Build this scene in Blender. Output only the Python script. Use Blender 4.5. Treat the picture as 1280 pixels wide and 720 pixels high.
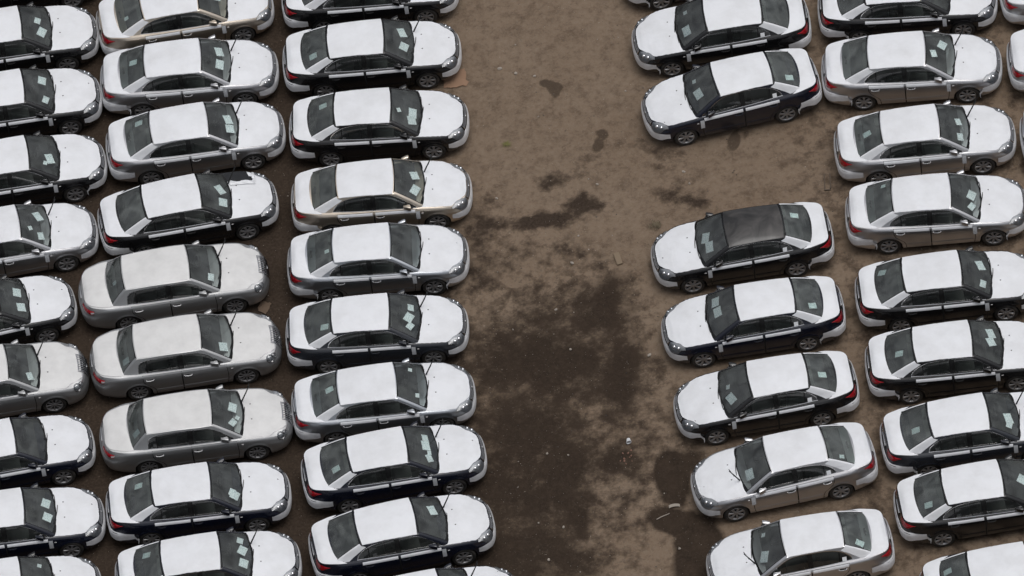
import bpy, bmesh, math, random
import numpy as np
from mathutils import Matrix, Vector

for o in list(bpy.data.objects):
    bpy.data.objects.remove(o, do_unlink=True)
SC = bpy.context.scene
COL = SC.collection
R = math.radians

# ------------------------------------------------------------------ camera
DIST, DEP, ROLL, FPX = 241.13, R(50.002), R(8.276), 11590.7
cam_d = bpy.data.cameras.new('camera')
cam = bpy.data.objects.new('camera', cam_d)
COL.objects.link(cam)
cam_d.sensor_width = 36.0
cam_d.lens = FPX / 1280.0 * 36.0
cam_d.clip_start = 1.0
cam_d.clip_end = 5000.0
fw = Vector((0, math.cos(DEP), -math.sin(DEP)))
up = Vector((0, math.sin(DEP), math.cos(DEP)))
rt = Vector((1, 0, 0))
rot = Matrix((rt, up, -fw)).transposed() @ Matrix.Rotation(-ROLL, 3, 'Z')
cam.matrix_world = Matrix.Translation(-fw * DIST) @ rot.to_4x4()
SC.camera = cam

# ------------------------------------------------------------------ world: overcast sky
SUN_EL, SUN_ROT = R(80), R(100)
world = bpy.data.worlds.new('World')
SC.world = world
world.use_nodes = True
nt = world.node_tree
nt.nodes.clear()
w_out = nt.nodes.new('ShaderNodeOutputWorld')
w_bg = nt.nodes.new('ShaderNodeBackground')
w_sky = nt.nodes.new('ShaderNodeTexSky')
w_sky.sky_type = 'NISHITA'
w_sky.sun_disc = False
w_sky.sun_elevation = SUN_EL
w_sky.sun_rotation = SUN_ROT
w_sky.air_density = 1.0
w_sky.dust_density = 4.0
w_sky.ozone_density = 1.0
w_hsv = nt.nodes.new('ShaderNodeHueSaturation')
w_hsv.inputs['Saturation'].default_value = 0.26
w_tc = nt.nodes.new('ShaderNodeTexCoord')
w_map = nt.nodes.new('ShaderNodeMapping')
w_map.inputs['Scale'].default_value = (1.0, 1.0, 2.6)
w_noise = nt.nodes.new('ShaderNodeTexNoise')
w_noise.inputs['Scale'].default_value = 3.4
w_noise.inputs['Detail'].default_value = 6.0
w_noise.inputs['Distortion'].default_value = 0.6
w_ramp = nt.nodes.new('ShaderNodeMapRange')
w_ramp.inputs['From Min'].default_value = 0.3
w_ramp.inputs['From Max'].default_value = 0.7
w_ramp.inputs['To Min'].default_value = 0.55
w_ramp.inputs['To Max'].default_value = 1.40
w_mul = nt.nodes.new('ShaderNodeMix')
w_mul.data_type = 'RGBA'
w_mul.blend_type = 'MULTIPLY'
w_mul.inputs['Factor'].default_value = 1.0
L = nt.links.new
L(w_sky.outputs[0], w_hsv.inputs['Color'])
L(w_tc.outputs['Generated'], w_map.inputs['Vector'])
L(w_map.outputs[0], w_noise.inputs['Vector'])
L(w_noise.outputs[0], w_ramp.inputs['Value'])
L(w_hsv.outputs[0], w_mul.inputs['A'])
L(w_ramp.outputs[0], w_mul.inputs['B'])
# overcast luminance: the zenith three times as bright as the horizon, (1 + 2 sin h) / 3
w_sep = nt.nodes.new('ShaderNodeSeparateXYZ')
w_cie = nt.nodes.new('ShaderNodeMapRange')
w_cie.inputs['From Min'].default_value = 0.0
w_cie.inputs['From Max'].default_value = 1.0
w_cie.inputs['To Min'].default_value = 0.42
w_cie.inputs['To Max'].default_value = 1.35
w_mul2 = nt.nodes.new('ShaderNodeMix')
w_mul2.data_type = 'RGBA'
w_mul2.blend_type = 'MULTIPLY'
w_mul2.inputs['Factor'].default_value = 1.0
L(w_tc.outputs['Generated'], w_sep.inputs[0])
L(w_sep.outputs['Z'], w_cie.inputs['Value'])
L(w_mul.outputs['Result'], w_mul2.inputs['A'])
L(w_cie.outputs[0], w_mul2.inputs['B'])
L(w_mul2.outputs['Result'], w_bg.inputs['Color'])
w_bg.inputs['Strength'].default_value = 0.1
L(w_bg.outputs[0], w_out.inputs['Surface'])

# ------------------------------------------------------------------ sun behind cloud
sun_d = bpy.data.lights.new('sun', 'SUN')
sun_d.energy = 0.75
sun_d.angle = R(40)
sun_d.color = (1.0, 0.985, 0.965)
sun = bpy.data.objects.new('sun', sun_d)
COL.objects.link(sun)
# Nishita: rotation 0 puts the sun at +Y, growing clockwise seen from above
sd = Vector((math.sin(SUN_ROT) * math.cos(SUN_EL), math.cos(SUN_ROT) * math.cos(SUN_EL), math.sin(SUN_EL)))
sun.rotation_euler = sd.to_track_quat('Z', 'Y').to_euler()
sun.location = sd * 60

vs = SC.view_settings
vs.view_transform = 'Standard'
vs.look = 'None'
vs.gamma = 1.0
vs.use_curve_mapping = False
vs.exposure = 0.0
SC.render.engine = 'CYCLES'
SC.cycles.max_bounces = 5
SC.cycles.diffuse_bounces = 3
SC.cycles.glossy_bounces = 3
SC.cycles.transparent_max_bounces = 8
SC.render.resolution_x = 1024
SC.render.resolution_y = 576

# ------------------------------------------------------------------ materials
M = {}


def mat(name, col=(.5, .5, .5), rough=.5, metal=0., coat=0., spec=.5, alpha=None):
    m = bpy.data.materials.new(name)
    m.use_nodes = True
    b = m.node_tree.nodes['Principled BSDF']
    b.inputs['Base Color'].default_value = (*col, 1)
    b.inputs['Roughness'].default_value = rough
    b.inputs['Metallic'].default_value = metal
    b.inputs['Coat Weight'].default_value = coat
    b.inputs['Coat Roughness'].default_value = .06
    b.inputs['Specular IOR Level'].default_value = spec
    M[name] = m
    return m


def nd(m, typ, **kw):
    n = m.node_tree.nodes.new(typ)
    for k, v in kw.items():
        if k in n.inputs:
            n.inputs[k].default_value = v
        else:
            setattr(n, k, v)
    return n


def lk(m, a, b):
    m.node_tree.links.new(a, b)


def dusty(m, col, dust=(.33, .29, .25), amount=.5, scale=3.0, rough=None):
    """fine road dust over a painted or rubber surface, uneven in object space, different on every car"""
    b = m.node_tree.nodes['Principled BSDF']
    tc = nd(m, 'ShaderNodeTexCoord')
    oi = nd(m, 'ShaderNodeObjectInfo')
    ad = nd(m, 'ShaderNodeVectorMath', operation='ADD')
    sc = nd(m, 'ShaderNodeVectorMath', operation='SCALE', Scale=37.0)
    cmb = nd(m, 'ShaderNodeCombineXYZ')
    lk(m, oi.outputs['Random'], cmb.inputs[0])
    lk(m, oi.outputs['Random'], cmb.inputs[1])
    lk(m, cmb.outputs[0], sc.inputs[0])
    lk(m, tc.outputs['Object'], ad.inputs[0])
    lk(m, sc.outputs[0], ad.inputs[1])
    n = nd(m, 'ShaderNodeTexNoise', Scale=scale, Detail=3.0, Roughness=.62)
    lk(m, ad.outputs[0], n.inputs['Vector'])
    r = nd(m, 'ShaderNodeMapRange')
    r.inputs['From Min'].default_value = .38
    r.inputs['From Max'].default_value = .75
    r.inputs['To Max'].default_value = amount
    lk(m, n.outputs[0], r.inputs['Value'])
    mx = nd(m, 'ShaderNodeMix', data_type='RGBA')
    mx.inputs['A'].default_value = (*col, 1)
    mx.inputs['B'].default_value = (*dust, 1)
    lk(m, r.outputs[0], mx.inputs['Factor'])
    lk(m, mx.outputs['Result'], b.inputs['Base Color'])
    return ad


PAINT = {'black': (.006, .006, .007), 'navy': (.0045, .0065, .016), 'slate': (.022, .025, .032),
         'silver': (.60, .60, .615), 'blue silver': (.50, .525, .56), 'champagne': (.62, .545, .455),
         'grey silver': (.46, .465, .47)}
for k, c in PAINT.items():
    dark = k in ('black', 'navy', 'slate')
    m = mat('paint ' + k, c, .26 if dark else .34, 0. if dark else .95, .5 if dark else .3)
    if k == 'grey silver':
        m.node_tree.nodes['Principled BSDF'].inputs['Roughness'].default_value = .46
        m.node_tree.nodes['Principled BSDF'].inputs['Metallic'].default_value = .9
    dusty(m, c, (.20, .18, .16) if dark else (.36, .34, .32), .02 if dark else .12, 2.3)
M['paint'] = M['paint silver']

# white protective film: soft sheen, faint wrinkles, a little grime
fm = mat('film', (.8, .81, .835), .42, 0, 0, .35)
v = dusty(fm, (.79, .803, .832), (.54, .54, .54), .36, 1.9)
b = fm.node_tree.nodes['Principled BSDF']
n1 = nd(fm, 'ShaderNodeTexNoise', Scale=3.2, Detail=3.0, Distortion=1.4)
n2 = nd(fm, 'ShaderNodeTexNoise', Scale=26.0, Detail=2.0, Distortion=.5)
lk(fm, v.outputs[0], n1.inputs['Vector'])
lk(fm, v.outputs[0], n2.inputs['Vector'])
bp = nd(fm, 'ShaderNodeBump', Strength=.42, Distance=.03)
bp2 = nd(fm, 'ShaderNodeBump', Strength=.10, Distance=.006)
lk(fm, n1.outputs[0], bp.inputs['Height'])
lk(fm, n2.outputs[0], bp2.inputs['Height'])
lk(fm, bp.outputs[0], bp2.inputs['Normal'])
lk(fm, bp2.outputs[0], b.inputs['Normal'])
of = mat('old film', (.70, .685, .66), .42, 0, 0, .4)
dusty(of, (.72, .717, .71), (.52, .515, .51), .5, 2.6)
tape = mat('tape', (.62, .635, .66), .45, 0, 0, .3)
dusty(tape, (.62, .635, .66), (.42, .42, .42), .4, 9.0)
# film gone grimy and grey near the wheels
bf = mat('low film', (.79, .80, .82), .45, 0, 0, .3)
dusty(bf, (.79, .80, .82), (.48, .46, .44), .4, 5.0)

mat('black plastic', (.012, .012, .013), .5)
mat('gap', (.003, .003, .003), .8)
mat('liner', (.006, .006, .006), .9)
rd_ = mat('dull roof', (.03, .028, .027), .32, 0, .5)
dusty(rd_, (.014, .013, .0125), (.15, .138, .13), .5, 1.5)  # uneven paler streaks mixed into the bare roof colour
for n_ in rd_.node_tree.nodes:
    if n_.type == 'TEX_NOISE':
        n_.inputs['Distortion'].default_value = .9
mat('sticker', (.78, .8, .82), .6)
rb = mat('rubber', (.012, .012, .012), .75)
dusty(rb, (.012, .012, .012), (.11, .095, .08), .55, 7.0)
rm = mat('alloy', (.55, .55, .56), .4, .6)
dusty(rm, (.38, .38, .39), (.17, .15, .13), .6, 9.0)
mat('brake', (.05, .045, .04), .6, .4)
mat('chrome', (.68, .68, .69), .22, 1.0)
mat('red lens', (.36, .004, .012), .18, 0, .5)
mat('dark red', (.16, .003, .008), .25, 0, .4)
mat('white lens', (.62, .60, .60), .2, 0, .5)
mat('lamp housing', (.34, .345, .36), .35, .3)
mat('reflector', (.82, .82, .84), .16, 1.0)
mat('round reflector', (.62, .62, .63), .3, .35)
mat('frit', (.006, .006, .006), .22)
mat('seat', (.075, .076, .072), .85)
mat('trim', (.016, .016, .017), .7)
mat('headliner', (.22, .21, .2), .9)
pm = mat('paper', (.80, .84, .85), .7, 0, 0, .2)
# printed lines on the sheets (flat print, no readable words)
b = pm.node_tree.nodes['Principled BSDF']
tc = nd(pm, 'ShaderNodeTexCoord')
wv = nd(pm, 'ShaderNodeTexNoise', Scale=34.0, Detail=1.0)
mp = nd(pm, 'ShaderNodeMapping')
mp.inputs['Scale'].default_value = (.55, 1.6, 1)
lk(pm, tc.outputs['Object'], mp.inputs['Vector'])
lk(pm, mp.outputs[0], wv.inputs['Vector'])
cr = nd(pm, 'ShaderNodeValToRGB')
cr.color_ramp.elements[0].position = .50
cr.color_ramp.elements[0].color = (.88, .91, .92, 1)
cr.color_ramp.elements[1].position = .62
cr.color_ramp.elements[1].color = (.46, .55, .57, 1)
lk(pm, wv.outputs[0], cr.inputs['Fac'])
lk(pm, cr.outputs[0], b.inputs['Base Color'])


def glass(name, tint, ior=1.75, rough=.01, dust=.07):
    m = bpy.data.materials.new(name)
    m.use_nodes = True
    t = m.node_tree
    t.nodes.clear()
    out = t.nodes.new('ShaderNodeOutputMaterial')
    tr = t.nodes.new('ShaderNodeBsdfTransparent')
    gl = t.nodes.new('ShaderNodeBsdfGlossy')
    fr = t.nodes.new('ShaderNodeFresnel')
    mx = t.nodes.new('ShaderNodeMixShader')
    tr.inputs['Color'].default_value = (*tint, 1)
    gl.inputs['Roughness'].default_value = rough
    gl.inputs['Color'].default_value = (1, 1, 1, 1)
    fr.inputs['IOR'].default_value = ior
    t.links.new(fr.outputs[0], mx.inputs[0])
    t.links.new(tr.outputs[0], mx.inputs[1])
    t.links.new(gl.outputs[0], mx.inputs[2])
    df = t.nodes.new('ShaderNodeBsdfDiffuse')
    df.inputs['Color'].default_value = (.40, .43, .415, 1)
    tcn = t.nodes.new('ShaderNodeTexCoord')
    oi = t.nodes.new('ShaderNodeObjectInfo')
    ns = t.nodes.new('ShaderNodeTexNoise')
    ns.noise_dimensions = '4D'
    ns.inputs['Scale'].default_value = 2.2
    ns.inputs['Detail'].default_value = 2.0
    ns.inputs['Distortion'].default_value = 1.2
    ml = t.nodes.new('ShaderNodeMath')
    ml.operation = 'MULTIPLY'
    ml.inputs[1].default_value = 60.0
    t.links.new(oi.outputs['Random'], ml.inputs[0])
    t.links.new(ml.outputs[0], ns.inputs['W'])
    t.links.new(tcn.outputs['Object'], ns.inputs['Vector'])
    rg = t.nodes.new('ShaderNodeMapRange')
    rg.inputs['From Min'].default_value = .35
    rg.inputs['From Max'].default_value = .75
    rg.inputs['To Min'].default_value = dust * .35
    rg.inputs['To Max'].default_value = dust * 1.6
    t.links.new(ns.outputs[0], rg.inputs['Value'])
    m2 = t.nodes.new('ShaderNodeMixShader')
    t.links.new(rg.outputs[0], m2.inputs[0])
    t.links.new(mx.outputs[0], m2.inputs[1])
    t.links.new(df.outputs[0], m2.inputs[2])
    t.links.new(m2.outputs[0], out.inputs['Surface'])
    M[name] = m


glass('windscreen glass', (.885, .94, .93), dust=.10)
glass('side glass', (.48, .53, .52), dust=.03)
glass('rear glass', (.78, .87, .85), dust=.15)
glass('lamp lens', (.86, .88, .9), dust=.02)

mat('cardboard', (.27, .165, .105), .9)
mat('old cardboard', (.12, .082, .056), .9)
mat('wood', (.20, .15, .10), .85)
mat('dark wood', (.10, .075, .055), .85)
mat('pale stone', (.34, .30, .255), .9)
mat('white litter', (.68, .69, .70), .6)
mat('brick crumb', (.21, .115, .085), .95)
mat('dry grass', (.22, .18, .12), .9)
mat('weed', (.16, .15, .05), .8)
mat('grey stone', (.15, .13, .11), .9)


# ------------------------------------------------------------------ helpers
def herm(xs, ys, x):
    """monotone cubic (Fritsch-Carlson) through a table; xs increasing"""
    xs = np.asarray(xs, float)
    ys = np.asarray(ys, float)
    h = np.diff(xs)
    dl = np.diff(ys) / h
    m = np.zeros(len(xs))
    m[0], m[-1] = dl[0], dl[-1]
    for i in range(1, len(xs) - 1):
        if dl[i - 1] * dl[i] > 0:
            w1, w2 = 2 * h[i] + h[i - 1], h[i] + 2 * h[i - 1]
            m[i] = (w1 + w2) / (w1 / dl[i - 1] + w2 / dl[i])
    x = np.clip(np.asarray(x, float), xs[0], xs[-1])
    k = np.clip(np.searchsorted(xs, x) - 1, 0, len(xs) - 2)
    t = (x - xs[k]) / h[k]
    return ((1 + 2 * t) * (1 - t) ** 2 * ys[k] + t * (1 - t) ** 2 * h[k] * m[k]
            + t * t * (3 - 2 * t) * ys[k + 1] + t * t * (t - 1) * h[k] * m[k + 1])


def tab(pts):
    pts = sorted(pts)
    a, b_ = [p[0] for p in pts], [p[1] for p in pts]
    X = np.linspace(a[0], a[-1], 400)
    Y = herm(a, b_, X)
    return lambda x: float(np.interp(x, X, Y))


def sstep(a, b_, x):
    t = min(1., max(0., (x - a) / (b_ - a)))
    return t * t * (3 - 2 * t)


class MB:
    def __init__(self):
        self.v, self.f, self.m, self.mats = [], [], [], []

    def slot(self, key):
        if key not in self.mats:
            self.mats.append(key)
        return self.mats.index(key)

    def face(self, pts, key):
        i = len(self.v)
        self.v += [tuple(p) for p in pts]
        self.f.append(tuple(range(i, i + len(pts))))
        self.m.append(self.slot(key))

    def grid(self, G, key, cell=None, flip=False):
        """G[i][j] of points; cell(i,j) may return another material key or None to leave the cell open"""
        nu, nv = len(G), len(G[0])
        i0 = len(self.v)
        for row in G:
            self.v += [tuple(p) for p in row]
        for i in range(nu - 1):
            for j in range(nv - 1):
                k = key
                if cell:
                    k = cell(i, j)
                    if k is None:
                        continue
                q = [i0 + i * nv + j, i0 + i * nv + j + 1, i0 + (i + 1) * nv + j + 1, i0 + (i + 1) * nv + j]
                self.f.append(tuple(q[::-1] if flip else q))
                self.m.append(self.slot(k))

    def slab(self, G, Gb, key, ekey=None):
        """grid with its edges folded down to Gb"""
        self.grid(G, key)
        e = ekey or key
        nu, nv = len(G), len(G[0])
        self.grid([[G[0][j], Gb[0][j]] for j in range(nv)], e)
        self.grid([[G[-1][j], Gb[-1][j]] for j in range(nv)], e)
        self.grid([[G[i][0], Gb[i][0]] for i in range(nu)], e)
        self.grid([[G[i][-1], Gb[i][-1]] for i in range(nu)], e)

    def box(self, c, s, key, bev=0.0, rot=None, seg=2):
        bm = bmesh.new()
        bmesh.ops.create_cube(bm, size=1.0)
        bmesh.ops.scale(bm, vec=s, verts=bm.verts)
        if bev:
            bmesh.ops.bevel(bm, geom=bm.edges[:], offset=bev, segments=seg, affect='EDGES', profile=.6)
        if rot is not None:
            bmesh.ops.transform(bm, matrix=rot.to_4x4(), verts=bm.verts)
        bmesh.ops.translate(bm, vec=c, verts=bm.verts)
        self.bm(bm, key)

    def bm(self, bm, key):
        i0 = len(self.v)
        bm.verts.index_update()
        self.v += [tuple(x.co) for x in bm.verts]
        s = self.slot(key)
        for f in bm.faces:
            self.f.append(tuple(i0 + x.index for x in f.verts))
            self.m.append(s)
        bm.free()

    def lathe(self, prof, key, n=28, axis='y', c=(0, 0, 0)):
        """prof: list of (r, h); closed loop round an axis"""
        G = []
        for a in range(n + 1):
            t = 2 * math.pi * a / n
            row = []
            for r, h in prof:
                if axis == 'y':
                    row.append((c[0] + r * math.cos(t), c[1] + h, c[2] + r * math.sin(t)))
                elif axis == 'z':
                    row.append((c[0] + r * math.cos(t), c[1] + r * math.sin(t), c[2] + h))
                else:
                    row.append((c[0] + h, c[1] + r * math.cos(t), c[2] + r * math.sin(t)))
            G.append(row)
        self.grid(G, key)

    def tube(self, pts, r, key, n=6):
        pts = [Vector(p) for p in pts]
        G = []
        for i, p in enumerate(pts):
            d = (pts[min(i + 1, len(pts) - 1)] - pts[max(i - 1, 0)]).normalized()
            a = d.cross(Vector((0, 0, 1)))
            if a.length < .05:
                a = d.cross(Vector((0, 1, 0)))
            a.normalize()
            b_ = d.cross(a)
            rr = r[i] if isinstance(r, (list, tuple)) else r
            G.append([tuple(p + rr * (math.cos(2 * math.pi * k / n) * a + math.sin(2 * math.pi * k / n) * b_)) for k in range(n + 1)])
        self.grid(G, key)
        for e in (0, -1):
            self.face(G[e][:-1], key)

    def build(self, name, smooth=True, angle=38, weld=True):
        me = bpy.data.meshes.new(name)
        bm = bmesh.new()
        vv = [bm.verts.new(p) for p in self.v]
        for f, m_ in zip(self.f, self.m):
            try:
                fc = bm.faces.new([vv[i] for i in f])
                fc.material_index = m_
            except ValueError:
                pass
        if weld:
            bmesh.ops.remove_doubles(bm, verts=bm.verts, dist=.0004)
            bmesh.ops.dissolve_degenerate(bm, edges=bm.edges, dist=.0003)
        for f in bm.faces:
            f.smooth = smooth
        if smooth and angle:
            for e in bm.edges:
                if len(e.link_faces) == 2 and e.calc_face_angle(0) > R(angle):
                    e.smooth = False
                elif len(e.link_faces) == 2 and e.link_faces[0].material_index != e.link_faces[1].material_index:
                    pass
        bmesh.ops.recalc_face_normals(bm, faces=bm.faces)
        bm.to_mesh(me)
        bm.free()
        for k in self.mats:
            me.materials.append(M[k])
        me['keys'] = ','.join(self.mats)
        return me


def tag(o, label, cat, group=None):
    o['label'] = label
    o['category'] = cat
    if group:
        o['group'] = group


def obj(name, me, parent=None, loc=(0, 0, 0)):
    o = bpy.data.objects.new(name, me)
    COL.objects.link(o)
    o.location = loc
    if parent:
        o.parent = parent
    return o


# ------------------------------------------------------------------ ground
WET = [(0.75,-2.65,1.94,-0.36,0.23,2.00,1.00),(-0.37,-2.38,1.02,-0.19,0.18,1.65,1.00),(2.05,-1.35,0.92,-0.17,0.12,1.01,1.00),(2.42,-3.45,0.86,-0.16,0.20,1.64,1.00),(-0.14,-4.98,1.73,-0.32,0.18,1.58,1.00),(-1.04,-6.54,1.12,-0.20,0.20,1.82,1.00),(0.05,-7.01,1.25,-0.24,0.16,1.43,1.00),(-0.76,-8.70,1.91,-0.35,0.16,1.42,1.00),(0.67,-6.06,1.01,-0.19,0.18,1.57,1.00),(0.89,-7.69,0.57,-0.11,0.15,1.29,0.90),(1.98,-6.31,0.61,-0.12,0.09,0.73,0.90),(0.61,-9.22,1.11,-0.20,0.09,0.77,1.00),(2.35,-0.58,0.58,0.30,-0.14,0.45,1.00),(3.30,-7.03,0.49,0.02,-0.02,1.05,1.20),(3.90,-6.67,0.53,-0.10,0.06,0.47,1.00),(3.36,-8.55,0.86,-0.47,0.17,0.48,1.20),(3.75,-9.54,0.72,-0.13,0.16,1.28,1.20),(2.77,-8.30,0.41,0.01,0.00,0.26,1.00),(1.81,6.64,0.17,0.04,-0.06,0.38,1.30),(1.66,6.86,0.17,-0.03,0.02,0.19,1.30),(1.92,6.67,0.19,-0.03,0.02,0.17,1.30),(2.89,4.84,0.19,-0.03,0.03,0.22,1.30),(2.69,4.49,0.15,-0.03,0.03,0.25,1.30),(6.32,3.90,0.15,-0.09,0.14,0.41,1.30),(2.48,4.11,0.46,-0.09,0.02,0.19,0.50),(1.52,2.25,0.84,0.07,-0.02,0.38,0.85),(0.81,2.11,0.50,0.07,-0.02,0.25,0.80),(2.04,2.71,0.33,-0.06,0.04,0.38,0.80),(2.50,2.43,0.62,-0.12,0.04,0.38,0.55),(0.23,2.03,1.25,-0.10,0.02,0.38,0.50),(0.33,1.04,0.62,-0.12,0.07,0.60,0.55),(1.48,0.96,0.62,-0.12,0.05,0.44,0.60),(2.26,0.39,0.82,-0.16,0.06,0.54,0.50),(-0.60,2.19,0.73,-0.14,0.18,1.63,0.60),(-0.69,0.41,0.83,-0.16,0.09,0.81,0.60),(1.45,3.47,0.37,-0.08,0.04,0.38,0.60),(2.10,3.62,0.83,-0.16,0.06,0.54,0.35),(4.71,2.42,0.84,0.03,-0.01,0.56,0.50),(5.07,1.93,0.73,-0.52,0.10,0.25,0.50),(3.87,4.26,0.83,-0.16,0.05,0.38,0.35),(4.65,3.69,0.83,-0.16,0.07,0.54,0.40),(-1.29,-4.10,0.82,-0.15,0.11,1.06,0.70),(4.09,-0.09,0.41,-0.08,0.04,0.32,0.60),(3.31,-0.41,0.41,-0.08,0.04,0.32,0.50),(2.19,-7.15,0.61,-0.12,0.03,0.26,0.50),(2.01,-0.79,1.44,-0.27,0.07,0.59,0.70),(-5.91,1.95,0.83,-0.16,0.52,5.51,0.55),(-6.60,-5.25,0.82,-0.15,0.40,4.23,0.60),(-11.01,-0.38,0.83,-0.16,0.68,8.22,0.60),(-10.35,7.57,0.85,-0.16,0.33,3.95,0.50),(-5.42,7.18,0.63,-0.12,0.38,3.95,0.40),(8.30,-7.75,0.80,-0.15,0.21,1.56,0.45),(8.51,-0.80,0.51,-0.10,0.18,1.34,0.35),(6.92,3.95,0.52,-0.10,0.04,0.28,0.40),(8.55,2.66,0.45,-0.09,0.04,0.28,0.40),(3.66,-6.10,0.28,-0.05,0.02,0.16,0.60),(8.06,-9.56,0.80,-0.15,0.14,1.02,0.50)]
DRY = [(-0.05,-3.31,0.45,-0.09,0.03,0.27,0.41),(0.11,-1.79,0.33,-0.06,0.03,0.27,0.32),(1.19,-1.59,0.53,-0.10,0.07,0.59,0.23),(-0.07,-0.67,0.29,-0.05,0.04,0.32,0.27),(2.05,-9.22,1.21,-0.22,0.14,1.15,0.90),(1.80,-7.87,0.61,-0.11,0.14,1.16,0.90),(1.63,-4.91,0.82,0.03,-0.01,0.48,0.36),(1.31,-6.71,0.28,-0.05,0.03,0.26,0.54),(-0.68,-6.08,0.37,-0.06,0.03,0.26,0.23),(-1.12,-7.32,0.32,-0.06,0.05,0.42,0.45),(-0.59,-8.99,0.24,-0.04,0.03,0.26,0.36),(3.08,-4.92,0.61,-0.12,0.19,1.58,0.36),(1.54,-2.20,0.41,-0.08,0.04,0.37,0.18),(1.89,-5.36,0.41,-0.07,0.04,0.31,0.32),(3.57,-7.72,0.20,-0.04,0.03,0.26,1.08)]


def vnoise(x, y, seed):
    rs = np.random.RandomState(seed)
    T = rs.rand(256, 256)
    xi, yi = np.floor(x).astype(int), np.floor(y).astype(int)
    fx, fy = x - xi, y - yi
    fx, fy = fx * fx * (3 - 2 * fx), fy * fy * (3 - 2 * fy)
    a = T[yi % 256, xi % 256]
    b_ = T[yi % 256, (xi + 1) % 256]
    c = T[(yi + 1) % 256, xi % 256]
    d = T[(yi + 1) % 256, (xi + 1) % 256]
    return (a * (1 - fx) + b_ * fx) * (1 - fy) + (c * (1 - fx) + d * fx) * fy - .5


def fbm(x, y, seed, sc, oct_=4, g=.5):
    s, a = 0, 1.
    for k in range(oct_):
        s = s + a * vnoise(x * sc + 17 * k, y * sc + 31 * k, seed + k)
        sc *= 2.03
        a *= g
    return s


def ell(x, y, q):
    cx, cy, ax, ay, bx, by, w = q
    det = ax * by - ay * bx
    dx, dy = x - cx, y - cy
    u = (dx * by - dy * bx) / det
    v_ = (ax * dy - ay * dx) / det
    return np.sqrt(u * u + v_ * v_)


def axis_coords(lo, hi, step):
    core = list(np.arange(lo, hi + 1e-6, step))
    out, d, p = [], step * 2, hi
    while p < 900:
        p += d
        d *= 1.7
        out.append(p)
    pre, d, p = [], step * 2, lo
    while p > -900:
        p -= d
        d *= 1.7
        pre.append(p)
    return np.array(pre[::-1] + core + out)


gx, gy = axis_coords(-17, 18, .085), axis_coords(-15.5, 16.5, .085)
GX, GY = np.meshgrid(gx, gy)
wob = .30
wx_ = GX + wob * fbm(GX, GY, 3, 1.1, 4, .6)
wy_ = GY + wob * fbm(GX, GY, 9, 1.1, 4, .6)
wet = np.full(GX.shape, -1.0)
stain = np.full(GX.shape, -1.0)
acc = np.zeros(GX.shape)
for q in WET:
    r_ = ell(wx_, wy_, q)
    if q[6] == 1.2:
        wet = np.maximum(wet, np.clip((1 - ell(GX + .6 * (wx_ - GX), GY + .6 * (wy_ - GY), q)) * 5, -1, 1.2))
    elif q[6] > 1.2:
        stain = np.maximum(stain, np.clip((1 - ell(GX + .45 * (wx_ - GX), GY + .45 * (wy_ - GY), q)) * 1.6, -1, 1))
    elif q[6] >= .9:
        wet = np.maximum(wet, np.clip((1 - r_) * 1.25, -1, .85) * min(1., q[6]))
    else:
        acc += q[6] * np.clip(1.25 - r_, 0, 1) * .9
for q in DRY:
    r_ = ell(wx_, wy_, q)
    wet -= .8 * q[6] * np.clip(1.3 - r_, 0, 1)
# gaps between the car columns: wet soil, with the shade there painted in
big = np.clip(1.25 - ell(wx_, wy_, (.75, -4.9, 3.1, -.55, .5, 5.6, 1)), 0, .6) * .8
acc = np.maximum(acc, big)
gap_wet_shade = np.clip((-.9 - GX) / 1.4, 0, 1) * (1.25 + .15 * np.clip(-GY / 8, -1, 1)) + np.clip((GX - 7.2) / 1.2, 0, 1) * .30
acc = np.maximum(acc, gap_wet_shade)
zz = .012 * fbm(GX, GY, 21, .45, 3) + .010 * fbm(GX, GY, 31, 2.2, 3) - .010
for x0_, ph in ((-.1, 0.), (1.45, .3), (2.2, 1.1), (3.6, 1.5)):
    zz -= .014 * np.exp(-((GX - x0_ - .25 * np.sin(GY * .35 + ph)) / .11) ** 2) * (.5 + fbm(GX, GY, 51, .8, 2))
zz -= .006 * np.clip(wet, 0, 1)
far = np.maximum(np.abs(GX), np.abs(GY)) > 22
zz[far] = -.01
ny, nx = GX.shape
verts = np.stack([GX, GY, zz], -1).reshape(-1, 3)
ii = np.arange(ny - 1)[:, None] * nx + np.arange(nx - 1)[None, :]
quads = np.stack([ii, ii + 1, ii + 1 + nx, ii + nx], -1).reshape(-1, 4)
gme = bpy.data.meshes.new('ground')
gme.vertices.add(len(verts))
gme.vertices.foreach_set('co', verts.ravel())
gme.loops.add(quads.size)
gme.loops.foreach_set('vertex_index', quads.ravel())
gme.polygons.add(len(quads))
gme.polygons.foreach_set('loop_start', np.arange(0, quads.size, 4))
gme.polygons.foreach_set('loop_total', np.full(len(quads), 4))
gme.polygons.foreach_set('use_smooth', np.ones(len(quads), bool))
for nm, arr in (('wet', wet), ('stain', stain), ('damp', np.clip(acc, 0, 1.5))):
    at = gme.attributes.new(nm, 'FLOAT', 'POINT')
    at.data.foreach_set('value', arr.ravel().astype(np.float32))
gme.update()
gm = mat('dirt', (.16, .12, .085), .95, 0, 0, .06)
b = gm.node_tree.nodes['Principled BSDF']
tc = nd(gm, 'ShaderNodeTexCoord')
P_ = tc.outputs['Object']


def noise(scale, detail=4., rough=.55, dist=0.):
    n = nd(gm, 'ShaderNodeTexNoise', Scale=scale, Detail=detail, Roughness=rough, Distortion=dist)
    lk(gm, P_, n.inputs['Vector'])
    return n.outputs[0]


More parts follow.
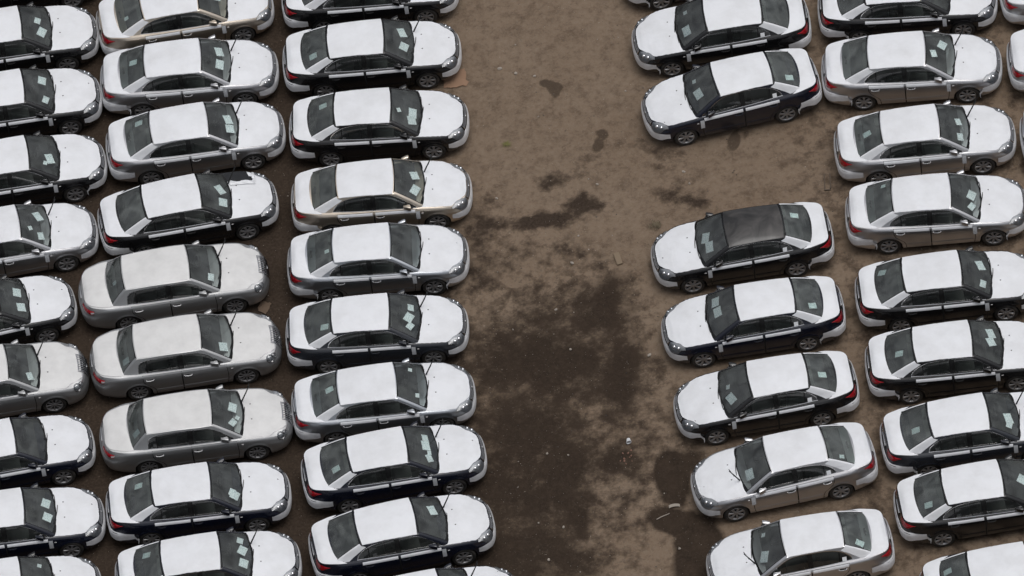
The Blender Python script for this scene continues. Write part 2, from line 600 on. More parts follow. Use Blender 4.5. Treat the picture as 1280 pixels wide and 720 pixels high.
def rng(src, a, b_, c=0., d=1.):
    n = nd(gm, 'ShaderNodeMapRange')
    n.inputs['From Min'].default_value = a
    n.inputs['From Max'].default_value = b_
    n.inputs['To Min'].default_value = c
    n.inputs['To Max'].default_value = d
    lk(gm, src, n.inputs['Value'])
    return n.outputs[0]


def mth(op, a, b_):
    n = nd(gm, 'ShaderNodeMath', operation=op)
    for i, q in enumerate((a, b_)):
        if isinstance(q, (int, float)):
            n.inputs[i].default_value = q
        else:
            lk(gm, q, n.inputs[i])
    return n.outputs[0]


def mixc(f, a, b_):
    n = nd(gm, 'ShaderNodeMix', data_type='RGBA')
    for nm, q in (('Factor', f), ('A', a), ('B', b_)):
        if isinstance(q, tuple):
            n.inputs[nm].default_value = (*q, 1)
        elif isinstance(q, (int, float)):
            n.inputs[nm].default_value = q
        else:
            lk(gm, q, n.inputs[nm])
    return n.outputs['Result']


a_wet = nd(gm, 'ShaderNodeAttribute', attribute_name='wet').outputs['Fac']
a_damp_shade = nd(gm, 'ShaderNodeAttribute', attribute_name='damp').outputs['Fac']
n_big, n_mid, n_fine, n_grit = noise(.35, 5), noise(2.2, 6, .65), noise(14, 5, .7), noise(70, 3, .7)
dry = mixc(rng(n_big, .3, .7), (.178, .128, .089), (.220, .164, .118))
dry = mixc(rng(n_mid, .46, .70, 0, .75), dry, (.090, .062, .042))
dry = mixc(rng(n_fine, .45, .75, 0, .5), dry, (.25, .202, .157))
n_clod = noise(6.5, 6, .75, .4)
dry = mixc(rng(n_clod, .50, .72, 0, .6), dry, (.085, .059, .040))
dry = mixc(rng(n_clod, .46, .30, 0, .4), dry, (.235, .188, .146))
dry = mixc(rng(n_grit, .55, .80, 0, .45), dry, (.28, .24, .20))
dry = mixc(rng(n_grit, .42, .25, 0, .5), dry, (.075, .056, .042))
# mottled wet soil, plus the shade painted between the car columns
dn = mth('ADD', a_damp_shade, mth('MULTIPLY', mth('SUBTRACT', n_mid, .5), 1.9))
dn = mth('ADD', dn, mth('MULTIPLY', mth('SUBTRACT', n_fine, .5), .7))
damp_shade_f = mth('MULTIPLY', rng(dn, .20, .75), rng(a_damp_shade, 0., .25))
c1 = mixc(mth('MULTIPLY', damp_shade_f, .94), dry, mixc(rng(n_fine, .35, .7), (.026, .0190, .0146), (.058, .0420, .0312)))
# wet stains with their own outline
n_pat = noise(.95, 6, .6, .8)
a_stain = nd(gm, 'ShaderNodeAttribute', attribute_name='stain').outputs['Fac']
wn = mth('ADD', a_wet, mth('MULTIPLY', mth('SUBTRACT', n_mid, .5), 1.7))
wn = mth('ADD', wn, mth('MULTIPLY', mth('SUBTRACT', n_pat, .5), 1.1))
wn = mth('ADD', wn, mth('MULTIPLY', mth('SUBTRACT', n_fine, .5), 1.2))
sn = mth('ADD', a_stain, mth('MULTIPLY', mth('SUBTRACT', n_mid, .5), 1.3))
sn = mth('ADD', sn, mth('MULTIPLY', mth('SUBTRACT', n_fine, .5), .8))
wet_f = mth('MAXIMUM', rng(wn, -.55, .70), mth('MULTIPLY', rng(sn, -.05, .35), .72))
wetc = mixc(rng(n_mid, .35, .70), (.0185, .0132, .0098), (.043, .0305, .0220))
wetc = mixc(rng(n_clod, .48, .75, 0, .55), wetc, (.072, .051, .036))
wetc = mixc(rng(n_fine, .50, .80, 0, .6), wetc, (.068, .049, .036))
wetc = mixc(rng(n_grit, .60, .80, 0, .5), wetc, (.13, .105, .088))
c2 = mixc(mth('MULTIPLY', wet_f, .95), c1, wetc)
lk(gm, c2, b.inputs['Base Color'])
lk(gm, rng(wet_f, 0, 1, .95, .85), b.inputs['Roughness'])
bmp = nd(gm, 'ShaderNodeBump', Strength=.55, Distance=.03)
bh = mth('ADD', mth('MULTIPLY', n_fine, .7), mth('MULTIPLY', n_grit, .45))
bh = mth('ADD', bh, mth('MULTIPLY', n_clod, .8))
lk(gm, bh, bmp.inputs['Height'])
lk(gm, bmp.outputs[0], b.inputs['Normal'])
gme.materials.append(gm)
ground = obj('ground', gme)
ground['kind'] = 'structure'


# ------------------------------------------------------------------ the cars
def catmull(pts, n=30):
    P = [np.array(p, float) for p in pts]
    P = [np.array([P[0][0], -P[1][1]])] + P + [np.array([P[-1][0], -P[-2][1]])]
    P[0][0], P[-1][0] = P[2][0], P[-3][0]
    out = []
    for i in range(1, len(P) - 2):
        p0, p1, p2, p3 = P[i - 1:i + 3]
        t0 = 0.
        t1 = t0 + np.linalg.norm(p1 - p0) ** .5
        t2 = t1 + np.linalg.norm(p2 - p1) ** .5
        t3 = t2 + np.linalg.norm(p3 - p2) ** .5
        for k in range(n):
            t = t1 + (t2 - t1) * k / n
            A1 = (t1 - t) / (t1 - t0) * p0 + (t - t0) / (t1 - t0) * p1
            A2 = (t2 - t) / (t2 - t1) * p1 + (t - t1) / (t2 - t1) * p2
            A3 = (t3 - t) / (t3 - t2) * p2 + (t - t2) / (t3 - t2) * p3
            B1 = (t2 - t) / (t2 - t0) * A1 + (t - t0) / (t2 - t0) * A2
            B2 = (t3 - t) / (t3 - t1) * A2 + (t - t1) / (t3 - t1) * A3
            out.append((t2 - t) / (t2 - t1) * B1 + (t - t1) / (t2 - t1) * B2)
    out.append(P[-2])
    return np.array(out)


SEDAN = dict(
    outline=[(2.365, 0), (2.345, .30), (2.275, .53), (2.145, .70), (1.94, .81), (1.55, .872), (.8, .893), (0, .90), (-.8, .90),
             (-1.45, .888), (-1.85, .852), (-2.15, .785), (-2.30, .635), (-2.358, .34), (-2.375, 0)],
    xf=1.42, xr=-1.305, R=.362,
    zsh=[(2.4, .745), (2.1, .755), (1.9, .785), (1.5, .855), (1.0, .905), (.5, .928), (0, .942), (-.7, .962), (-1.3, .985), (-1.8, 1.0), (-2.4, 1.0)],
    fz=[.17, .19, .25, .34, .42, .52, .585, .635, .70, .745], fd=[.2, .08, .03, .005, 0, 0, .012, .05, .085, .12],
    rz=[.22, .25, .30, .38, .46, .58, .655, .70, .86, 1.0], rd=[.2, .08, .03, .008, 0, 0, .01, .05, .085, .115],
    zc=[(2.4, .745), (2.24, .752), (2.1, .80), (1.8, .872), (1.5, .925), (1.24, .962), (1.0, .985), (0, .97), (-1.5, 1.03), (-1.85, 1.072),
        (-2.06, 1.066), (-2.14, 1.045), (-2.25, 1.0), (-2.4, 1.0)],
    yb=[(-1.95, .67), (-1.5, .76), (-1.0, .802), (-.4, .815), (.3, .818), (.8, .805), (1.15, .775)],
    yr=[(-1.95, .49), (-1.1, .555), (-.6, .582), (0, .594), (.36, .592), (1.15, .53)],
    A2b=(1.06, .92), A2t=(.36, 1.345), C2b=(-1.775, .985), C2t=(-1.085, 1.335),
    wsb=(1.235, .95), wst=(.405, 1.40), rwb=(-1.865, 1.05), rwt=(-1.13, 1.38),
    rail=[(-1.085, 1.335), (-.4, 1.362), (.36, 1.345)],
    roofc=[(-1.13, 1.38), (-.7, 1.42), (-.2, 1.437), (.2, 1.425), (.405, 1.40)],
    dlo=[(-1.245, .985), (-1.225, 1.05), (-1.15, 1.13), (-1.0, 1.225), (-.8, 1.288), (-.4, 1.328), (0, 1.332), (.22, 1.316), (.36, 1.278), (.92, .945)],
    bpil=(-.255, -.125), qpil=(-.955, -.925),
    door_f=[(.20, .95), (.40, .97), (.95, .95)], film=True, kind='s')
GRAND = dict(
    outline=[(2.455, 0), (2.435, .30), (2.365, .55), (2.235, .735), (2.02, .845), (1.6, .90), (.8, .918), (0, .925), (-.8, .925),
             (-1.5, .912), (-1.95, .872), (-2.28, .775), (-2.44, .58), (-2.51, .30), (-2.53, 0)],
    xf=1.46, xr=-1.34, R=.365,
    zsh=[(2.5, .745), (2.2, .765), (1.95, .81), (1.5, .87), (1.0, .91), (.5, .93), (0, .942), (-.7, .952), (-1.3, .965), (-1.8, .965), (-2.53, .955)],
    fz=[.17, .19, .25, .34, .42, .50, .555, .60, .68, .745], fd=[.2, .08, .03, .005, 0, 0, .01, .03, .05, .095],
    rz=[.22, .25, .30, .38, .46, .56, .63, .675, .82, .955], rd=[.2, .08, .03, .008, 0, 0, .008, .035, .06, .12],
    zc=[(2.5, .745), (2.35, .765), (2.15, .835), (1.85, .895), (1.5, .938), (1.24, .965), (1.0, .985), (0, .97), (-1.5, 1.02), (-1.75, 1.055),
        (-2.1, 1.04), (-2.28, 1.005), (-2.41, .955), (-2.6, .955)],
    yb=[(-1.95, .72), (-1.5, .79), (-1.0, .825), (-.4, .838), (.3, .838), (.8, .82), (1.2, .785)],
    yr=[(-1.95, .50), (-1.26, .585), (-.6, .62), (0, .63), (.4, .61), (1.2, .53)],
    A2b=(1.12, .92), A2t=(.41, 1.355), C2b=(-1.66, .96), C2t=(-1.265, 1.345),
    wsb=(1.30, .95), wst=(.455, 1.41), rwb=(-1.775, 1.03), rwt=(-1.31, 1.39),
    rail=[(-1.265, 1.345), (-.4, 1.373), (.41, 1.355)],
    roofc=[(-1.31, 1.39), (-.8, 1.432), (-.2, 1.448), (.2, 1.435), (.455, 1.41)],
    dlo=[(-1.275, .97), (-1.262, 1.10), (-1.235, 1.20), (-1.16, 1.258), (-1.0, 1.295), (-.4, 1.32), (0, 1.325), (.25, 1.313), (.40, 1.273), (.93, .945)],
    bpil=(-.235, -.10), qpil=(-1.055, -1.02),
    door_f=[], film=False, kind='o')


class Proto:
    def __init__(self, sp):
        self.sp = sp
        self.parts = []
        oc = catmull(sp['outline'])
        ds = np.r_[0, np.cumsum(np.linalg.norm(np.diff(oc, axis=0), axis=1))]
        self.S, self.ox, self.oy = ds, oc[:, 0], oc[:, 1]
        tx, ty = np.gradient(self.ox, ds), np.gradient(self.oy, ds)
        ln = np.hypot(tx, ty)
        self.onx, self.ony = ty / ln, -tx / ln
        self.onx[0], self.ony[0], self.onx[-1], self.ony[-1] = 1, 0, -1, 0
        self.len = ds[-1]
        self.zsh = tab(sp['zsh'])
        self.zc = tab(sp['zc'])
        self.yb, self.yr = tab(sp['yb']), tab(sp['yr'])
        self.rail, self.roofc, self.dlo = tab(sp['rail']), tab(sp['roofc']), tab(sp['dlo'])
        self.cache = {}
        # shoulder tables by x
        sh = [self.wallk(s)[-1] for s in np.linspace(0, self.len, 240)]
        self.shx = np.array([p[0] for p in sh])[::-1]
        self.shy = np.array([p[1] for p in sh])[::-1]
        self.shz = np.array([p[2] for p in sh])[::-1]

    # ---- side wall
    def s_of_x(self, x):
        return float(np.interp(-x, -self.ox, self.S))

    def wallk(self, s):
        k = round(s, 5)
        if k in self.cache:
            return self.cache[k]
        sp = self.sp
        x, y = np.interp(s, self.S, self.ox), np.interp(s, self.S, self.oy)
        n = (np.interp(s, self.S, self.onx), np.interp(s, self.S, self.ony))
        a, c = sp['outline'][0][0], sp['outline'][-1][0]
        wf, wr = sstep(a - .75, a - .25, x), sstep(c + .75, c + .25, x)
        ws = 1 - wf - wr
        zs = self.zsh(x)
        sz = np.array([.17, .185, .25, .37, .425, .60, .72, zs - .11, zs - .035, zs])
        sz[6] = min(sz[6], (sz[5] + sz[7]) / 2)
        sd_ = np.array([.16, .07, .035, .006, .016, .0, .004, .014, .032, .07])
        zk = wf * np.array(sp['fz']) + wr * np.array(sp['rz']) + ws * sz
        dk = wf * np.array(sp['fd']) + wr * np.array(sp['rd']) + ws * sd_
        kk = np.linspace(0, 9, 37)
        Z, D = herm(range(10), zk, kk), herm(range(10), dk, kk)
        out = [(x - D[i] * n[0], max(0., y - D[i] * n[1]), Z[i]) for i in range(37)]
        self.cache[k] = out
        return out

    def wall(self, s, z, off=0., side=1):
        col = self.wallk(s)
        Z = [p[2] for p in col]
        x, y = np.interp(z, Z, [p[0] for p in col]), np.interp(z, Z, [p[1] for p in col])
        # off along the plan normal, and up with the local slope
        nx_, ny_ = np.interp(s, self.S, self.onx), np.interp(s, self.S, self.ony)
        x += off * nx_
        y += off * ny_
        return (float(x), float(y) * side, float(z) + off * .5 * (1 if z > .62 else 0))

    def wx(self, x, z, off=0., side=1):
        return self.wall(self.s_of_x(x), z, off, side)

    # ---- hood / deck
    def top(self, x, t=None, y=None, off=0.):
        ys, zs = np.interp(x, self.shx, self.shy), np.interp(x, self.shx, self.shz)
        if y is None:
            y = t * ys
        t = min(1., abs(y) / max(ys, 1e-4))
        z = zs + (self.zc(x) - zs) * (1 - t ** 2.3)
        nose = self.sp['outline'][0][0]
        yc = .33 + (nose - .2 - x) * .20
        z += .010 * (1 - sstep(yc - .05, yc + .01, abs(y))) * sstep(.9, 1.1, x) * sstep(nose - .13, nose - .3, x)
        if x < -1.6:
            lim = tail_k = .62
            z += .030 * max(0., 1 - abs(y) / lim) * sstep(-1.70, -1.88, x) * sstep(self.sp['outline'][-1][0] + .13, self.sp['outline'][-1][0] + .26, x)
        return (float(x), float(y), float(z) + off)

    def ysx(self, x):
        return float(np.interp(x, self.shx, self.shy))

    # ---- greenhouse
    def ghy(self, x, z):
        q = (z - .92) / .455
        fl = .022 * max(0., 1 - (z - self.zsh(x) + .02) / .13) ** 2 * sstep(-1.15, -1.3, x) if z > .9 else 0.
        return self.yb(x) + (self.yr(x) - self.yb(x)) * q + .03 * max(0, q * (1 - q)) + fl

    def A2(self, v):
        (x0, z0), (x1, z1) = self.sp['A2b'], self.sp['A2t']
        x, z = x0 + (x1 - x0) * v, z0 + (z1 - z0) * v + .055 * v * (1 - v)
        return (x, self.ghy(x, z), z)

    def C2(self, v):
        (x0, z0), (x1, z1) = self.sp['C2b'], self.sp['C2t']
        x, z = x0 + (x1 - x0) * v, z0 + (z1 - z0) * v + .07 * v * (1 - v)
        return (x, self.ghy(x, z), z)

    def zmax(self, x):
        if x > self.sp['A2t'][0]:
            vs_ = np.linspace(0, 1, 60)
            return float(np.interp(-x, [-self.A2(v)[0] for v in vs_], [self.A2(v)[2] for v in vs_]))if False else self._az(x)
        if x < self.sp['C2t'][0]:
            return self._czz(x)
        return self.rail(x)

    def _az(self, x):
        (x0, z0), (x1, z1) = self.sp['A2b'], self.sp['A2t']
        return self.A2((x - x0) / (x1 - x0))[2]

    def _czz(self, x):
        (x0, z0), (x1, z1) = self.sp['C2b'], self.sp['C2t']
        return self.C2((x - x0) / (x1 - x0))[2]

    def ws(self, v, t, off=0.):
        a = self.A2(v)
        e = (a[0] + .03, a[1] - .05, a[2] + .012)
        (x0, z0), (x1, z1) = self.sp['wsb'], self.sp['wst']
        c = (x0 + (x1 - x0) * v, 0, z0 + (z1 - z0) * v + .09 * v * (1 - v))
        return (c[0] + (e[0] - c[0]) * t * t + off * .5, e[1] * t, c[2] + (e[2] - c[2]) * t * t + off)

    def rw(self, v, t, off=0.):
        a = self.C2(v)
        e = (a[0] - .03, a[1] - .045, a[2] + .012)
        (x0, z0), (x1, z1) = self.sp['rwb'], self.sp['rwt']
        c = (x0 + (x1 - x0) * v, 0, z0 + (z1 - z0) * v + .11 * v * (1 - v))
        return (c[0] + (e[0] - c[0]) * t * t - off * .4, e[1] * t, c[2] + (e[2] - c[2]) * t * t + off)

    def roof(self, u, t, off=0.):
        sp = self.sp
        xf = sp['wst'][0] + (sp['A2t'][0] - sp['wst'][0]) * t * t
        xr = sp['rwt'][0] + (sp['C2t'][0] - sp['rwt'][0]) * t * t
        x = xf + (xr - xf) * u
        rl = self.rail(x)
        ye = self.ghy(x, rl)
        z = rl + (self.roofc(x) - rl) * (1 - abs(t) ** 2.2)
        return (x, ye * t, z + off)

    def gh(self, x, z, off=0., side=1):
        return (x, (self.ghy(x, z) + off) * side, z)

    # ---- register a part
    def add(self, name, mb, parent=None, loc=(0, 0, 0), opt=None, smooth=True, angle=38, label=None):
        me = mb if isinstance(mb, bpy.types.Mesh) else mb.build(name, smooth, angle)
        self.parts.append(dict(name=name, me=me, parent=parent, loc=loc, opt=opt, label=label))
        return len(self.parts) - 1

    def build(self):
        sp = self.sp
        xf, xr, RR = sp['xf'], sp['xr'], sp['R']
        nose, tail = sp['outline'][0][0], sp['outline'][-1][0]
        grand = sp['kind'] == 'o'
        rnd = random.Random(5)
        # columns of the body wall, closer together round the wheel arches
        Ss = list(np.linspace(0, self.len, 84))
        for c in (xf, xr):
            for a in range(0, 181, 12):
                Ss.append(self.s_of_x(c + RR * math.cos(R(a))))
            Ss += [self.s_of_x(c + RR + .003), self.s_of_x(c - RR - .003)]
        Ss = sorted(Ss)
        keep = [Ss[0]]
        for s in Ss[1:]:
            if s - keep[-1] > .002:
                keep.append(s)
        Ss = keep

        def zarch(x):
            for c in (xf, xr):
                if abs(x - c) <= RR + .001:
                    return .325 + math.sqrt(max(0., RR * RR - (x - c) ** 2))
            return 0.
        lv = list(range(0, 37, 2))
        mb = MB()
        for side in (1, -1):
            G = []
            for s in Ss:
                col = self.wallk(s)
                za = zarch(np.interp(s, self.S, self.ox))
                ztop = col[-1][2]
                row = []
                for i, k in enumerate(lv):
                    z = col[k][2]
                    if za:
                        z = max(z, za + (ztop - za) * .02 * i / len(lv))
                    row.append(self.wall(s, min(z, ztop), 0, side) if k < 36 else (col[-1][0], col[-1][1] * side, col[-1][2]))
                G.append(row)
            for row in G:      # wall() lifts only with off, so keep z exact
                pass
            mb.grid(G, 'paint', flip=side < 0)
        ts = [-1, -.97, -.93, -.86, -.76, -.64, -.5, -.35, -.18, 0, .18, .35, .5, .64, .76, .86, .93, .97, 1]
        xs = [self.wallk(s)[-1] for s in Ss]
        G = [[self.top(p[0], y=t * p[1]) for t in ts] for p in xs]
        x0, x1 = sp['A2b'][0] - .12, sp['C2b'][0] + .18

        def cell(i, j):
            xm = (xs[i][0] + xs[i + 1][0]) / 2
            if x1 < xm < x0 and 2 <= j <= len(ts) - 4:
                return None
            return 'paint'
        mb.grid(G, 'paint', cell)
        # under-tray
        for i in range(len(Ss) - 1):
            a, c = self.wallk(Ss[i])[0], self.wallk(Ss[i + 1])[0]
            mb.face([(a[0], a[1], .2), (a[0], -a[1], .2), (c[0], -c[1], .2), (c[0], c[1], .2)], 'liner')
        # pillars, roof frame and side frame of the cabin
        for side in (1, -1):
            A = [self.A2(v) for v in np.linspace(0, 1, 12)]
            mb.grid([[(p[0], p[1] * side, p[2]), (p[0] + .018, (p[1] - .018) * side, p[2] + .014), (p[0] + .034, (p[1] - .054) * side, p[2] + .016)] for p in A], 'paint')
            Cc = [self.C2(v) for v in np.linspace(0, 1, 12)]
            mb.grid([[(p[0], p[1] * side, p[2]), (p[0] - .014, (p[1] - .015) * side, p[2] + .014), (p[0] - .032, (p[1] - .05) * side, p[2] + .016)] for p in Cc], 'paint')
            xs_ = sorted(set(list(np.linspace(sp['C2b'][0], sp['A2b'][0], 54)) + [p[0] for p in sp['dlo']] + list(sp['bpil'])))
            d0, d1 = sp['dlo'][0][0], sp['dlo'][-1][0]
            lo, hi, solid = [], [], []
            Glo, Ghi, Gs1, Gs2 = [], [], [], []
            for x in xs_:
                zb, zm = self.zsh(x) - .06, self.zmax(x)
                if d0 <= x <= d1:
                    b0 = self.zsh(x) + .012
                    t0 = max(b0, self.dlo(x))
                    Glo.append([self.gh(x, zb + (b0 - zb) * q, 0, side) for q in (0, .5, 1)])
                    Ghi.append([self.gh(x, t0 + (zm - t0) * q, 0, side) for q in (0, .5, 1)])
                if x <= d0:
                    Gs1.append([self.gh(x, zb + (zm - zb) * q, 0, side) for q in np.linspace(0, 1, 9)])
                if x >= d1:
                    Gs2.append([self.gh(x, zb + (zm - zb) * q, 0, side) for q in np.linspace(0, 1, 6)])
            for G in (Glo, Ghi, Gs1, Gs2):
                if len(G) > 1:
                    mb.grid(G, 'paint')
        us = np.linspace(0, 1, 22)
        tt = [-1, -.97, -.92, -.84, -.7, -.5, -.25, 0, .25, .5, .7, .84, .92, .97, 1]
        mb.grid([[self.roof(u, t) for t in tt] for u in us], 'paint')
        # wheel-arch lips
        for c in (xf, xr):
            for side in (1, -1):
                G = []
                for a in range(-4, 185, 7):
                    row = []
                    for rr, o in ((RR - .012, .0), (RR - .004, .012), (RR + .012, .013), (RR + .045, .001)):
                        x, z = c + rr * math.cos(R(a)), .325 + rr * math.sin(R(a))
                        p = self.wx(x, z, 0, side)
                        row.append((x, p[1] + o * side, z))
                    G.append(row)
                mb.grid(G, 'paint')
        body = self.add('body', mb)
        # inner wheel arches
        mb = MB()
        for c in (xf, xr):
            for side in (1, -1):
                G = []
                for a in range(-20, 201, 10):
                    x, z = c + (RR - .008) * math.cos(R(a)), max(.18, .325 + (RR - .008) * math.sin(R(a)))
                    G.append([(x, .86 * side, z), (x, .56 * side, z), (c, .55 * side, .33)])
                mb.grid(G, 'liner')
        self.add('wheel_arch_liner', mb, body)
        # headliner
        mb = MB()
        mb.grid([[(p[0], p[1] * .97, p[2] - .03) for p in [self.roof(u, t) for t in tt[::2]]] for u in us[::3]], 'headliner')
        self.add('headliner', mb, body)

        # hood and boot lid: panels laid 5 mm proud, edges folded into the gap
        def hood_grid(k, off, nu=20, u1=1., rear=.02, ext=None):
            G = []
            for iu in range(nu):
                row = []
                u = (iu / (nu - 1)) ** 1.5 * u1
                for t in np.linspace(-1, 1, 19):
                    xb = sp['wsb'][0] - rear - .19 * (t * .98) ** 2
                    xn = nose - .128
                    x = xn + (xb - xn) * u
                    y = t * (k - .14 * sstep(1.82, 2.0, x) * sstep(nose - .12, nose - .22, x)) * self.ysx(x)
                    row.append(self.top(x, y=y, off=off))
                G.append(row)
            return G
        mb = MB()
        mb.slab(hood_grid(.985, .004), hood_grid(.99, -.010), 'paint', 'gap')
        hood = self.add('hood', mb)

        def deck_grid(k, off, x_a=None, x_b=None, lead=0.):
            xa = x_a or (sp['rwb'][0] - .0)
            xb = x_b or (tail + .152)
            G = []
            for iu in range(13):
                u = 1 - (1 - iu / 12) ** 1.4
                row = []
                for t in np.linspace(-1, 1, 17):
                    fr_ = .13 * t * t + lead * abs(t) ** 9
                    x = xa + fr_ + (xb - xa - fr_) * u
                    row.append(self.top(x, y=t * k * self.ysx(x), off=off))
                G.append(row)
            return G
        mb = MB()
        mb.slab(deck_grid(.88, .005), deck_grid(.885, -.012), 'paint', 'gap')
        # rear face of the lid between the lamps
        G = [[self.wall(s, z, .006, 1) for z in np.linspace(.74, .985, 6)] for s in np.linspace(self.len - .42, self.len, 8)]
        G2 = [[(p[0], -p[1], p[2]) for p in row] for row in G]
        mb.grid(G, 'paint')
        mb.grid(G2, 'paint')
        lid = self.add('boot_lid', mb)
        mb = MB()
        mb.box((tail + .075, 0, .86), (.02, .44, .05), 'chrome', .006)
        mb.box((tail + .077, 0, .79), (.03, .50, .09), 'gap', .006)
        self.add('plate_recess', mb, lid)

        # bumpers
        sfx = self.s_of_x(xf + RR + .03)
        srx = self.s_of_x(xr - RR - .03)
        mb = MB()
        for side in (1, -1):
            G = [[self.wall(s, z, .006, side) for z in (.20, .25, .32, .40, .48, .55, .60, sp['fz'][7] - .008)] for s in np.linspace(0, sfx, 26)]
            mb.grid(G, 'paint')
            # lower intake
        G = [[self.wall(abs(s), z, .009, 1 if s >= 0 else -1) for z in (.255, .30, .345)] for s in np.linspace(-.48, .48, 15)]
        mb.grid(G, 'black plastic')
        fbm_ = self.add('front_bumper', mb)
        mb = MB()
        for side in (1, -1):
            G = [[self.wall(s, z, .006, side) for z in (.24, .30, .38, .46, .54, .60, .65, sp['rz'][7] - .005)] for s in np.linspace(srx, self.len, 26)]
            mb.grid(G, 'paint')
        rbm_ = self.add('rear_bumper', mb)

        # grille with chrome bars
        mb = MB()
        z0, z1 = sp['fz'][7] + .004, sp['fz'][9] - .012
        if grand:
            hw, z0 = .30, .50
        else:
            hw = .46
        def gcol(s, off):
            sg = 1 if s >= 0 else -1
            pts = [self.wall(abs(s), z, off, sg) for z in np.linspace(z0, z1, 5)]
            if grand:
                p = self.wallk(abs(s))[-1]
                pts += [self.top(p[0] - d_, y=p[1] * sg, off=off) for d_ in (.03, .08, .13)]
            return pts
        G = [gcol(s, .008) for s in np.linspace(-hw, hw, 19)]
        mb.grid(G, 'gap')
        grille = self.add('grille', mb)
        if grand:
            for k in range(9):
                s = -hw + .05 + k * (2 * hw - .1) / 8
                mb = MB()
                mb.tube(gcol(s, .017), .011, 'chrome')
                self.add('grille_bar', mb, grille)
            mb = MB()
            ends = [gcol(s, .018)[-1] for s in np.linspace(-hw, hw, 13)]
            mb.tube(gcol(-hw, .018) + ends[1:-1] + gcol(hw, .018)[::-1], .016, 'chrome')
            self.add('grille_surround', mb, grille)
        else:
            for z in (z0 + .03, z0 + .062):
                mb = MB()
                mb.tube([self.wall(abs(s), z, .014, 1 if s >= 0 else -1) for s in np.linspace(-.43, .43, 15)], .006, 'chrome')
                self.add('grille_bar', mb, grille)
            mb = MB()
            pts = [self.wall(abs(s), z1, .016, 1 if s >= 0 else -1) for s in np.linspace(-.44, .44, 15)]
            mb.tube(pts, .006, 'chrome')
            for sg in (1, -1):
                mb.tube([self.wall(.445, z, .016, sg) for z in np.linspace(z0, z1, 4)], .013, 'chrome')
            self.add('grille_surround', mb, grille)
        mb = MB()
        p = self.wall(0, (z0 + z1) / 2 + .012, .03)
        bm = bmesh.new()
        bmesh.ops.create_uvsphere(bm, u_segments=14, v_segments=8, radius=1)
        bmesh.ops.scale(bm, vec=(.010, .055, .026), verts=bm.verts)
        bmesh.ops.rotate(bm, matrix=Matrix.Rotation(R(-35), 3, 'Y'), verts=bm.verts)
        bmesh.ops.translate(bm, vec=p, verts=bm.verts)
        mb.bm(bm, 'chrome')
        self.add('badge', mb, grille)

        # headlights
        def sphere(mb_, c, r, key, sx=1.):
            bm_ = bmesh.new()
            bmesh.ops.create_uvsphere(bm_, u_segments=14, v_segments=9, radius=r)
            bmesh.ops.translate(bm_, vec=c, verts=bm_.verts)
            mb_.bm(bm_, key)
        for side in (1, -1):
            if not grand:
                sa, sb = .50, self.s_of_x(1.86)
                N = 16

                def hl(off):
                    G_ = []
                    for i in range(N):
                        q = i / (N - 1)
                        s = sa + (sb - sa) * q
                        ztop = self.wallk(s)[-1][2] - .004 - .03 * max(0, q - .75) / .25
                        zlo = sp['fz'][7] - .012 - .045 * math.sin(math.pi * min(1, q * 1.25)) + .10 * sstep(.55, 1.0, q)
                        zlo = min(zlo, ztop - .012)
                        bulge = off * (.4 + .6 * math.sin(math.pi * q))
                        row = []
                        for j, r_ in enumerate(np.linspace(0, 1, 7)):
                            z = zlo + (ztop - zlo) * r_
                            row.append(self.wall(s, z, .008 + bulge * (.5 + .5 * math.sin(math.pi * r_)), side))
                        xs_h = self.wallk(s)[-1][0]
                        tk_ = 1 - .155 * sstep(0, .35, q) * (1 - sstep(.72, 1., q))
                        for r_ in (.33, .66, 1.):
                            p = self.top(xs_h, y=self.ysx(xs_h) * (1 - (1 - tk_) * r_), off=.007 + bulge * .5 * (1 - r_))
                            row.append((p[0], p[1] * side, p[2]))
                        G_.append(row)
                    return G_
                mb = MB()
                mb.grid(hl(0.), 'lamp housing')
                h = self.add('headlight', mb)
                for q, r_ in ((.34, .058), (.62, .056)):
                    s = sa + (sb - sa) * q
                    mb = MB()
                    p = self.wall(s, .70 + .02 * q, -.012, side)
                    sphere(mb, (p[0], p[1], p[2]), r_, 'reflector')
                    self.add('reflector', mb, h)
                mb = MB()
                mb.grid(hl(.032), 'lamp lens')
                self.add('lens', mb, h)
            else:
                for q, r_, z in ((.60, .066, .715), (.88, .10, .715)):
                    s = .50 + (self.s_of_x(1.95) - .50) * (q - .25)
                    p = Vector(self.wall(s, z, -.015, side))
                    nrm = Vector((np.interp(s, self.S, self.onx), side * np.interp(s, self.S, self.ony), .75)).normalized()
                    rotm = Vector((0, 0, 1)).rotation_difference(nrm).to_matrix()
                    mb = MB()
                    mb.lathe([(r_ * 1.06, -.05), (r_ * 1.1, .02), (r_ * 1.0, .032), (r_ * .9, .022)], 'chrome', 22, 'z')
                    mb.lathe([(r_ * .92, .022), (r_ * .6, -.0), (.001, -.01)], 'round reflector', 22, 'z')
                    mb.v = [tuple(p + rotm @ Vector(v_)) for v_ in mb.v]
                    h = self.add('headlight', mb)
                    mb = MB()
                    mb.lathe([(r_ * .95, .024), (r_ * .7, .045), (r_ * .35, .056), (.001, .06)], 'lamp lens', 22, 'z')
                    mb.v = [tuple(p + rotm @ Vector(v_)) for v_ in mb.v]
                    self.add('lens', mb, h)
            # tail lights
            sa, sb = self.s_of_x(tail + (.40 if not grand else .34)), self.len - .40
            G = []
            N = 16
